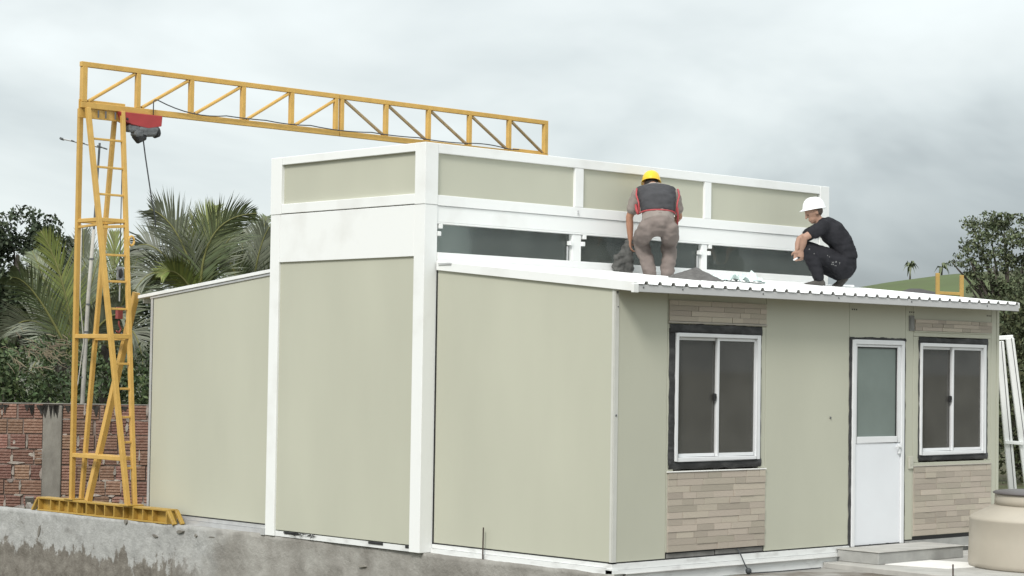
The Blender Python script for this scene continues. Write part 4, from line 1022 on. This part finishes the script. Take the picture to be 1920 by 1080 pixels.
# ------------------------------------------------------------------ people
def remesh(mb, name, material, parent, voxel=.009, smooth=6, wr=0.0, wscale=9, factor=.5, decimate=None):
    """one continuous skin over all the lofted volumes in mb"""
    me = mb.mesh(name); o = bpy.data.objects.new(name + '_tmp', me); C.objects.link(o)
    r = o.modifiers.new('r', 'REMESH'); r.mode = 'VOXEL'; r.voxel_size = voxel
    s = o.modifiers.new('s', 'SMOOTH'); s.factor = factor; s.iterations = smooth
    dg = bpy.context.evaluated_depsgraph_get(); dg.update()
    m2 = bpy.data.meshes.new_from_object(o.evaluated_get(dg)); bpy.data.objects.remove(o)
    m2.name = name
    if wr:
        n = len(m2.vertices); co = np.empty(n * 3, np.float32); no = np.empty(n * 3, np.float32)
        m2.vertices.foreach_get('co', co); m2.vertices.foreach_get('normal', no); co = co.reshape(-1, 3); no = no.reshape(-1, 3)
        d = np.array([noise.noise(Vector((float(c[0]) * wscale, float(c[1]) * wscale, float(c[2]) * wscale * 1.7))) + .5 * noise.noise(Vector((float(c[0]) * wscale * 2.3, float(c[1]) * wscale * 2.3, float(c[2]) * wscale * 3.2))) for c in co])
        co += no * (d * wr)[:, None]; m2.vertices.foreach_set('co', co.ravel()); m2.update()
    m2.polygons.foreach_set('use_smooth', [True] * len(m2.polygons))
    m2.materials.clear(); m2.materials.append(material)
    return link(name, m2, material, parent)

class Pose:
    """local axes: x to the right of the view, y away, z up; origin on the roof under the person"""
    def __init__(s, origin): s.o = Vector(origin); s.X = Vector((RT.x, RT.y, 0)).normalized(); s.Y = Vector((FW.x, FW.y, 0)).normalized()
    def __call__(s, x, y, z): return s.o + s.X * x + s.Y * y + Vector((0, 0, z))
    def vec(s, x, y, z): return s.X * x + s.Y * y + Vector((0, 0, z))
def limb(mb, pts, radii, xa, flat=1.0):
    mb.loft([(p, r, r * flat, xa) for p, r in zip(pts, radii)], 14)
def hand(mb, wrist, d, palm_n, side, curl, size=1.0):
    """palm + four unequal bent fingers + thumb from the side; d fingers' direction, side towards the thumb"""
    d = d.normalized(); side = (side - d * side.dot(d)).normalized(); n = d.cross(side).normalized()
    if n.dot(palm_n) < 0: n = -n
    L = .085 * size
    mb.loft([(wrist, .026 * size, .020 * size, side), (wrist + d * L * .5, .038 * size, .017 * size, side), (wrist + d * L, .040 * size, .014 * size, side)], 12)
    for i, ln in enumerate((.072, .080, .075, .058)):
        p = wrist + d * (L * .92) + side * (.030 - .020 * i) * size; dd = d.copy(); pts = [p - d * .012]
        for k in range(3):
            dd = (Matrix.Rotation(curl * (.6 + .25 * k), 3, d.cross(n)) @ dd); p = p + dd * ln * size * (.45, .32, .23)[k]; pts.append(p)
        mb.loft([(q, r * size, r * size, side) for q, r in zip(pts, (.0095, .0092, .0085, .0072))], 8)
    p = wrist + d * L * .25 + side * .026 * size; t1 = (side * .8 + d * .6 + n * .3).normalized(); t2 = (side * .25 + d * .9 + n * .45).normalized()
    mb.loft([(p, .013 * size, .012 * size, n), (p + t1 * .035 * size, .0115 * size, .0115 * size, n), (p + t1 * .035 * size + t2 * .032 * size, .009 * size, .009 * size, n)], 8)
def helmet(parent, c, up, fwd, material, R=.128):
    up = up.normalized(); f = (fwd - up * fwd.dot(up)).normalized(); s = f.cross(up)
    prof = [(1.04, -.10), (1.03, .0), (1.0, .18), (.93, .45), (.80, .72), (.60, .92), (.35, 1.04), (.10, 1.08)]
    mb = MB(); n = 36; vs = []; fs = []
    for r, z in prof:
        for j in range(n):
            t = 2 * math.pi * j / n; rid = .02 if (z > .4 and abs(math.sin(t)) < .12) else 0
            vs.append(c + f * (R * 1.13 * r * math.cos(t)) + s * (R * .92 * r * math.sin(t)) + up * (R * (z + rid)))
    k = len(prof)
    for i in range(k - 1):
        for j in range(n): fs.append((i * n + j, i * n + (j + 1) % n, (i + 1) * n + (j + 1) % n, (i + 1) * n + j))
    fs.append(tuple((k - 1) * n + j for j in range(n)))
    # inner shell
    b = len(vs)
    for r, z in ((.99, -.10), (.95, .3), (.7, .75), (.1, .98)):
        for j in range(n):
            t = 2 * math.pi * j / n; vs.append(c + f * (R * 1.13 * r * math.cos(t)) + s * (R * .92 * r * math.sin(t)) + up * (R * z))
    for i in range(3):
        for j in range(n): fs.append((b + i * n + j, b + (i + 1) * n + j, b + (i + 1) * n + (j + 1) % n, b + i * n + (j + 1) % n))
    for j in range(n): fs.append((j, b + j, b + (j + 1) % n, (j + 1) % n))
    o = mb.add(vs, fs).build('hard_hat', material, parent, smooth=True)
    # brim: wide peak in front, narrow lip all round
    vs = []; fs = []
    for j in range(n):
        t = 2 * math.pi * j / n; ext_ = .07 + .22 * max(0, math.cos(t)) ** 3
        for (e_, z) in ((0, -.02), (0, -.09), (ext_, -.16 - .1 * max(0, math.cos(t))), (ext_, -.12 - .1 * max(0, math.cos(t)))):
            vs.append(c + f * (R * 1.13 * (1.03 + e_) * math.cos(t)) + s * (R * .92 * (1.03 + e_) * math.sin(t)) + up * (R * z))
    for j in range(n):
        for q in range(4): fs.append((4 * j + q, 4 * j + (q + 1) % 4, 4 * ((j + 1) % n) + (q + 1) % 4, 4 * ((j + 1) % n) + q))
    MB().add(vs, fs).build('brim', material, o, smooth=True)
    return o
def head(mb, c, up, f):
    """skull, jaw, nose, ears, brow"""
    up = up.normalized(); f = (f - up * f.dot(up)).normalized(); s = f.cross(up); R = Matrix((f, s, up)).transposed()
    mb.ell(c + up * .02, .098, .076, .105, R); mb.ell(c + f * .030 - up * .055, .062, .054, .062, R); mb.ell(c + f * .062 - up * .088, .028, .030, .022, R)
    mb.ell(c + f * .082 + up * .028, .016, .050, .014, R)
    mb.loft([(c + f * .092 + up * .022, .009, .009, s), (c + f * .108 - up * .010, .012, .012, s), (c + f * .112 - up * .022, .015, .013, s)], 8)
    mb.ell(c + f * .090 - up * .052, .010, .026, .008, R); mb.ell(c + f * .088 - up * .064, .010, .022, .008, R)
    for sg in (-1, 1): mb.ell(c + s * sg * .078 - f * .012 - up * .012, .020, .010, .033, R)
def eyes(parent, c, up, f):
    up = up.normalized(); f = (f - up * f.dot(up)).normalized(); s = f.cross(up)
    for sg in (-1, 1): MB().ell(c + f * .083 + s * sg * .033 + up * .004, .008, .012, .008, Matrix((f, s, up)).transposed(), 8).build('eye', MHAIR, parent, smooth=True)

# ---- worker seen from the back, bending with bent knees
g = on_v(1233, 514, 1.85); PX = 1
rz1 = roof_z(1.85) + .012
P1 = Pose((g.x, g.y, rz1)); per1 = thing('person', 'worker bending with his back turned in charcoal vest, taupe trousers and yellow hard hat', 'person', P1.o)
X = P1.X; Yv = P1.Y
def v1(x, y, z): return P1(x, y, z)
fw1 = P1.vec(.05, 1, 0)
hipL, hipR = v1(-.118, .02, .49), v1(.118, .02, .49); kneeL, kneeR = v1(-.175, .33, .43), v1(.150, .33, .43); anL, anR = v1(-.070, .16, .08), v1(.112, .16, .08)
pel, waist, mid_, chest, shl = v1(0, .0, .545), v1(.0, .05, .63), v1(0, .12, .74), v1(-.01, .23, .87), v1(-.01, .29, .95)
neck, hd = v1(-.03, .38, .985), v1(-.045, .49, 1.035)
sL, sR = v1(-.195, .27, .905), v1(.185, .27, .905); eL, eR = v1(-.285, .33, .66), v1(.245, .36, .67); wL, wR = v1(-.270, .37, .425), v1(.13, .56, .55)
def torso1(mb, k=1.0, top=True, a=0):
    mb.loft([(pel, .165 * k, .135 * k, X), (waist, .155 * k, .115 * k, X), (mid_, .160 * k, .115 * k, X), (chest, .185 * k, .125 * k, X), (shl, .17 * k, .095 * k, X)][a:], 18)
b = MB(); torso1(b, .93)
b.loft([(shl, .07, .065, X), (neck, .058, .058, X), (hd, .055, .055, X)], 12); head(b, hd, P1.vec(0, .45, .9), P1.vec(-.05, 1, -.5))
for (s_, e_, w_) in ((sL, eL, wL), (sR, eR, wR)): limb(b, [s_.lerp(shl, .45), s_, s_.lerp(e_, .5), e_, e_.lerp(w_, .4), w_], [.055, .056, .048, .040, .040, .027], X)
for (h_, k_, a_) in ((hipL, kneeL, anL), (hipR, kneeR, anR)): limb(b, [h_, h_.lerp(k_, .5), k_, k_.lerp(a_, .35), a_], [.088, .075, .056, .055, .038], X)
hand(b, wL, P1.vec(.02, .05, -1), P1.vec(1, 0, 0), P1.vec(.2, 1, 0), .55); hand(b, wR, P1.vec(-.2, .8, -.5), P1.vec(-1, 0, 0), P1.vec(0, .3, 1), .5)
remesh(b, 'body', MSKIN, per1, .0075, 4)
t_ = MB()
for (h_, k_, a_, sx) in ((hipL, kneeL, anL, -1), (hipR, kneeR, anR, 1)):
    limb(t_, [h_ + P1.vec(0, -.015, .0), h_.lerp(k_, .25) + P1.vec(sx * .012, -.03, -.015), h_.lerp(k_, .6) + P1.vec(0, 0, -.01), k_], [.098, .098, .093, .084], X)
    limb(t_, [k_ + P1.vec(0, .0, .01), k_.lerp(a_, .3) + P1.vec(0, -.03, 0), k_.lerp(a_, .7) + P1.vec(0, -.035, 0), a_ + P1.vec(0, -.025, -.05)], [.082, .082, .078, .074], X)
    t_.ell(h_ + P1.vec(sx * .008, -.02, .02), .094, .108, .108, Matrix((X, Yv, Vector((0, 0, 1)))).transposed())
t_.loft([(pel + Vector((0, 0, -.005)), .182, .140, X), (waist - P1.vec(0, .01, .015), .170, .130, X)], 18)
remesh(t_, 'trousers', MTROU, per1, .011, 9, .016, 9)
sh = MB(); torso1(sh, 1.08, a=1); sh.loft([(pel + P1.vec(0, .01, .03), .178, .140, X), (waist, .172, .132, X)], 18, .2)
for (s_, e_) in ((sL, eL), (sR, eR)): limb(sh, [s_.lerp(shl, .4), s_, s_.lerp(e_, .45), s_.lerp(e_, .72)], [.075, .076, .072, .070], X)
remesh(sh, 'shirt', MSHIRT, per1, .011, 5, .008, 12)
# vest: back panel over the shirt with red piping
def vest_ring(c, kx, ky): return (c, kx, ky, X)
ve = MB().loft([(mid_ + P1.vec(0, -.012, -.035), .184, .150, X), (mid_ + P1.vec(0, .0, .06), .188, .152, X), (chest + P1.vec(0, -.01, 0), .218, .160, X), (shl + P1.vec(0, -.012, .0), .224, .115, X), (shl + P1.vec(0, .0, .018), .19, .075, X)], 20, .15)
remesh(ve, 'vest', MVEST, per1, .011, 4, .007, 11)
pi = MB()
def arc(c, rx, ry, a0, a1, n=12, dz=0):
    o = []
    for k in range(n + 1):
        t = a0 + (a1 - a0) * k / n; o.append(c + X * (rx * math.cos(t)) + Yv * (ry * math.sin(t)) + Vector((0, 0, dz + .030 * math.sin(math.pi * k / n))))
    return o
pi.tube(arc(mid_ + P1.vec(0, -.008, -.055), .186, .158, math.pi * 1.0, math.pi * 2.0, 14), .0085, 6)
for sg in (-1, 1): pi.tube([v1(sg * .218, .20, .955), v1(sg * .228, .12, .88), v1(sg * .205, .08, .80), v1(sg * .195, .06, .70)], .0095, 6)
pi.tube([v1(-.225, .2, .78), v1(-.222, .14, .73), v1(-.205, .10, .68)], .017, 6)
pi.tube([v1(.218, .22, .76), v1(.222, .2, .66), v1(.214, .2, .54)], .012, 6)
pi.build('vest_piping', MVRED, per1, smooth=True)
hh = helmet(per1, hd + P1.vec(0, .015, .028), P1.vec(0, .30, 1), P1.vec(0, 1, -.3), MHATY, .108)
MB().ell(hd + P1.vec(0, -.022, -.012), .083, .085, .085).build('hair', MHAIR, per1, smooth=True)
MB().loft([(neck + P1.vec(0, -.075, -.01), .072, .034, X), (neck + P1.vec(0, -.058, .035), .060, .030, X)], 14, .3).build('collar', mat('pale_collar', (.55, .53, .50), .9), per1, smooth=True)
bt = MB()
for a_ in (anL, anR): bt.loft([(a_ + P1.vec(0, -.05, -.055), .046, .034, X), (a_ + P1.vec(0, .08, -.05), .048, .034, X), (a_ + P1.vec(0, .17, -.06), .043, .026, X)], 12, .7)
for k_, a_ in zip(('L', 'R'), (anL, anR)):
    bt2 = MB().loft([(a_ + P1.vec(0, -.06, -.056), .048, .030, X), (a_ + P1.vec(0, .06, -.052), .050, .034, X), (a_ + P1.vec(0, .16, -.060), .045, .024, X)], 12, .7); remesh(bt2, 'boot', MBOOT, per1, .012, 3)
# limp canvas bag held in his left hand
bgp = wL + P1.vec(-.01, .02, -.05)
bag = thing('canvas_bag', 'limp dark grey canvas bag held by the worker in the yellow hard hat', 'bag', bgp)
bm_ = MB().loft([(bgp + P1.vec(.0, .0, .045), .036, .036, X), (bgp + P1.vec(-.01, .0, -.02), .048, .045, X), (bgp + P1.vec(-.035, .01, -.12), .075, .07, X), (bgp + P1.vec(-.06, .02, -.22), .105, .085, X), (bgp + P1.vec(-.055, .02, -.335), .105, .08, X)], 16, .3)
bm_.loft([(bgp + P1.vec(-.07, -.02, -.10), .04, .03, X), (bgp + P1.vec(-.13, -.03, -.18), .05, .035, X), (bgp + P1.vec(-.135, -.02, -.27), .04, .035, X)], 10)
remesh(bm_, 'bag_body', MBAG, bag, .010, 3, .030, 12)
MB().loft([(bgp + P1.vec(-.12, .0, -.36), .06, .014, X), (bgp + P1.vec(.02, .02, -.365), .07, .02, X), (bgp + P1.vec(.17, .05, -.372), .06, .012, X)], 10).build('bag_flap', MBAG, bag, smooth=True)

# ---- worker crouching in profile
g = on_v(1550, 537, 1.75); rz2 = roof_z(1.75) + .012
P2 = Pose((g.x, g.y, rz2)); per2 = thing('person', 'crouching worker in black clothes and white hard hat at the roof end', 'person', P2.o)
X = P2.X; Yv = P2.Y
def w2(x, y, z): return P2(x, y, z)
nk, nhip, nan_ = w2(-.25, -.09, .455), w2(.175, -.05, .255), w2(-.10, -.10, .085)
fk, fhip, fan_ = w2(-.17, .16, .33), w2(.17, .11, .25), w2(.185, .13, .135)
pel, lum_, mid_, chest, shl = w2(.185, .03, .27), w2(.205, .02, .40), w2(.16, .0, .52), w2(.055, -.01, .64), w2(-.03, -.01, .715)
neck, hd = w2(-.105, .0, .775), w2(-.155, -.005, .858)
sN, sF = w2(-.06, -.17, .69), w2(-.06, .16, .69); eN, eF = w2(-.285, -.20, .560), w2(-.30, .13, .555); wN, wF = w2(-.305, -.13, .425), w2(-.335, .04, .43)
def torso2(mb, k, a=0):
    mb.loft([(pel, .150 * k, .165 * k, X), (lum_, .125 * k, .160 * k, X), (mid_, .125 * k, .168 * k, X), (chest, .135 * k, .195 * k, X), (shl, .105 * k, .18 * k, X)][a:], 18)
b = MB(); torso2(b, .93)
b.loft([(shl, .065, .065, X), (neck, .056, .056, X), (hd, .052, .052, X)], 12); hf = P2.vec(-1, -.12, -.52); hu = P2.vec(-.48, 0, .88); head(b, hd, hu, hf)
for (s_, e_, w_) in ((sN, eN, wN), (sF, eF, wF)): limb(b, [s_.lerp(shl, .45), s_, s_.lerp(e_, .5), e_, e_.lerp(w_, .4), w_], [.055, .056, .048, .041, .041, .027], Yv)
for (h_, k_, a_) in ((nhip, nk, nan_), (fhip, fk, fan_)): limb(b, [h_, h_.lerp(k_, .5), k_, k_.lerp(a_, .35), a_], [.088, .075, .055, .055, .038], Yv)
hand(b, wN, P2.vec(-.12, .25, -1), P2.vec(0, 1, 0), P2.vec(-1, 0, 0), .5); hand(b, wF, P2.vec(-.05, -.1, -1), P2.vec(0, -1, 0), P2.vec(-1, 0, -.2), .55)
remesh(b, 'body', MSKIN2, per2, .0075, 4)
eyes(per2, hd, hu, hf)
t_ = MB()
for (h_, k_, a_) in ((nhip, nk, nan_), (fhip, fk, fan_)):
    limb(t_, [h_, h_.lerp(k_, .35) + P2.vec(0, 0, .01), h_.lerp(k_, .7), k_], [.125, .112, .098, .080], Yv)
    limb(t_, [k_, k_.lerp(a_, .35) + P2.vec(.012, 0, 0), k_.lerp(a_, .75) + P2.vec(.012, 0, 0), a_.lerp(k_, .04)], [.078, .080, .074, .066], Yv)
t_.ell(pel + P2.vec(.005, 0, -.02), .150, .185, .145, Matrix((X, Yv, Vector((0, 0, 1)))).transposed())
t_.loft([(pel, .16, .18, X), (lum_ - Vector((0, 0, .03)), .135, .172, X)], 18)
tro = remesh(t_, 'trousers', MBLKT, per2, .011, 5, .011, 11)
sh = MB(); torso2(sh, 1.08, 1); sh.loft([(lum_ + P2.vec(.012, 0, -.07), .138, .175, X), (lum_, .136, .174, X)], 18, .2)
for (s_, e_) in ((sN, eN), (sF, eF)): limb(sh, [s_.lerp(shl, .4), s_, s_.lerp(e_, .4), s_.lerp(e_, .62)], [.082, .082, .076, .074], Yv)
sh.loft([(shl, .085, .09, X), (neck - Vector((0, 0, .03)), .066, .070, X)], 12, .2)
remesh(sh, 'shirt', MBLK, per2, .011, 5, .009, 11)
helmet(per2, hd + P2.vec(.0, 0, .055), P2.vec(-.14, -.03, 1), P2.vec(-1, 0, -.1), MHATW, .113)
MB().ell(hd + P2.vec(.030, 0, .02), .076, .074, .068).build('hair', mat('short_grey_hair', (.13, .10, .085), .8), per2, smooth=True)
bt = MB().loft([(nan_ + P2.vec(.045, 0, -.045), .040, .046, X), (nan_ + P2.vec(-.04, 0, -.045), .045, .048, X), (nan_ + P2.vec(-.16, 0, -.062), .026, .045, X)], 12, .6).loft([(nan_ + P2.vec(0, 0, -.04), .052, .046, X), (nan_ + P2.vec(.0, 0, .02), .050, .046, X)], 12, .3)
remesh(bt, 'boot', MBOOT, per2, .011, 3)
bt = MB().loft([(fan_ + P2.vec(.055, 0, .0), .042, .044, X), (fan_ + P2.vec(-.01, 0, -.075), .044, .046, X), (fan_ + P2.vec(-.09, 0, -.112), .026, .044, X)], 12, .5).loft([(fan_ + P2.vec(.0, 0, -.03), .050, .046, X), (fan_ + P2.vec(-.02, 0, .02), .050, .046, X)], 12, .3)
remesh(bt, 'boot', MBOOT, per2, .011, 3)
# dried paint on the trousers: lay each splash on the cloth
from mathutils.bvhtree import BVHTree
bv = BVHTree.FromPolygons([tro.data.vertices[i].co.copy() for i in range(len(tro.data.vertices))], [tuple(p.vertices) for p in tro.data.polygons])
ps = MB(); dn = P2.Y
for (x, z) in [(random.gauss(.055, .035), random.gauss(.275, .018)) for k in range(10)] + [(-.17, .38), (-.02, .36), (-.225, .43), (.0, .345)]:
    q = w2(x, -1, z); hit = bv.ray_cast(q, dn)
    if hit[0] is None: continue
    c_, nn = hit[0], hit[1].normalized()
    a_ = nn.orthogonal().normalized(); b_ = nn.cross(a_); r = random.uniform(.003, .010)
    ring = [c_ + nn * .003 + (a_ * math.cos(k * math.pi / 3.5) + b_ * math.sin(k * math.pi / 3.5)) * r * random.uniform(.5, 1.2) for k in range(7)]
    ps.add([v - nn * .004 for v in ring] + ring, [tuple(range(7, 14))] + [(i, (i + 1) % 7, (i + 1) % 7 + 7, i + 7) for i in range(7)])
ps.build('paint_splashes', MPAINT, per2)
# marker in his hand
hp = wN + P2.vec(-.03, .03, -.075)
tl = thing('cutting_tool', 'small dark tool with white tip held by the crouching worker', 'tool', hp)
MB().tube([hp + P2.vec(.06, .0, .02), hp + P2.vec(-.015, -.01, -.02)], .014, 8).build('tool_handle', MRUB, tl, smooth=True)
MB().tube([hp + P2.vec(-.012, -.01, -.018), hp + P2.vec(-.062, -.018, -.044)], .009, 8).build('tool_tip', MHATW, tl, smooth=True)

# ---- mortar heap and plastic sheet on the roof
def on_roof(px, py, v): 
    q = on_v(px, py, v); return Vector((q.x, q.y, roof_z(v) + .012))
hc = on_roof(1305, 515, 1.25)
hm = MB(); N = 26; vs = []; fs = []
for i in range(N + 1):
    for j in range(N + 1):
        a = -.36 + .72 * i / N; b_ = -.42 + .84 * j / N
        q = hc + P2.X * a + P2.Y * b_
        r = math.hypot(a / .34, b_ / .40); h = max(0, 1 - r) ** .85 * .155 + (.015 * noise.noise(q * 14) if r < 1 else 0)
        vs.append((q.x, q.y, roof_z(q.y) + .006 + (max(h, .012) if r < .97 else -.004)))
for i in range(N):
    for j in range(N): a = i * (N + 1) + j; fs.append((a, a + N + 1, a + N + 2, a + 1))
tag(hm.add(vs, fs).build('mortar_heap', MHEAP, smooth=True), 'grey heap of wet mortar on the white roof between the workers', 'mortar')
pc = on_roof(1382, 519, 1.3)
vs = []; fs = []; N = 22
for i in range(N + 1):
    for j in range(N + 1):
        a = -.28 + .56 * i / N; b_ = -.3 + .6 * j / N; q = pc + P2.X * a + P2.Y * b_
        n_ = abs(noise.noise(Vector((a * 9, b_ * 7, 2)))) + .7 * abs(noise.noise(Vector((a * 21, b_ * 17, 5))))
        pk = .06 * math.exp(-((a - .17) / .055) ** 2 - (b_ / .2) ** 2)
        vs.append((q.x + .02 * noise.noise(q * 8), q.y, roof_z(q.y) + .035 + .14 * n_ * (1 - .5 * abs(a) / .26) + pk))
for i in range(N):
    for j in range(N): a = i * (N + 1) + j; fs.append((a, a + N + 1, a + N + 2, a + 1))
pl = MB().add(vs, fs).build('plastic_sheet', MPLAS)
tag(pl, 'crumpled pale translucent plastic sheet on the roof beside the mortar', 'sheet')
q = on_roof(1400, 527, .9)
sc = MB()
for k in range(26):
    c_ = on_roof(random.uniform(1235, 1270), random.uniform(512, 518), random.uniform(.8, 1.8)); sc.ell(c_ + Vector((0, 0, .01)), random.uniform(.01, .03), random.uniform(.01, .03), .012, n=6)
tag(sc.build('mortar_crumbs', MTOP), 'scattered pale crumbs around the boots of the bending worker', 'debris', kind='stuff')
q0 = on_roof(1583, 530, 2.1)
tag(MB().hexa([q0 + P2.vec(-.02, 0, .0), q0 + P2.vec(.12, 0, 0), q0 + P2.vec(.12, .08, 0.008), q0 + P2.vec(-.02, .08, .008), q0 + P2.vec(-.02, 0, .035), q0 + P2.vec(.12, 0, .035), q0 + P2.vec(.12, .08, .043), q0 + P2.vec(-.02, .08, .043)]).build('foam_offcut', MHATW, bevel=.003), 'small white offcut block behind the boots of the crouching worker', 'offcut')
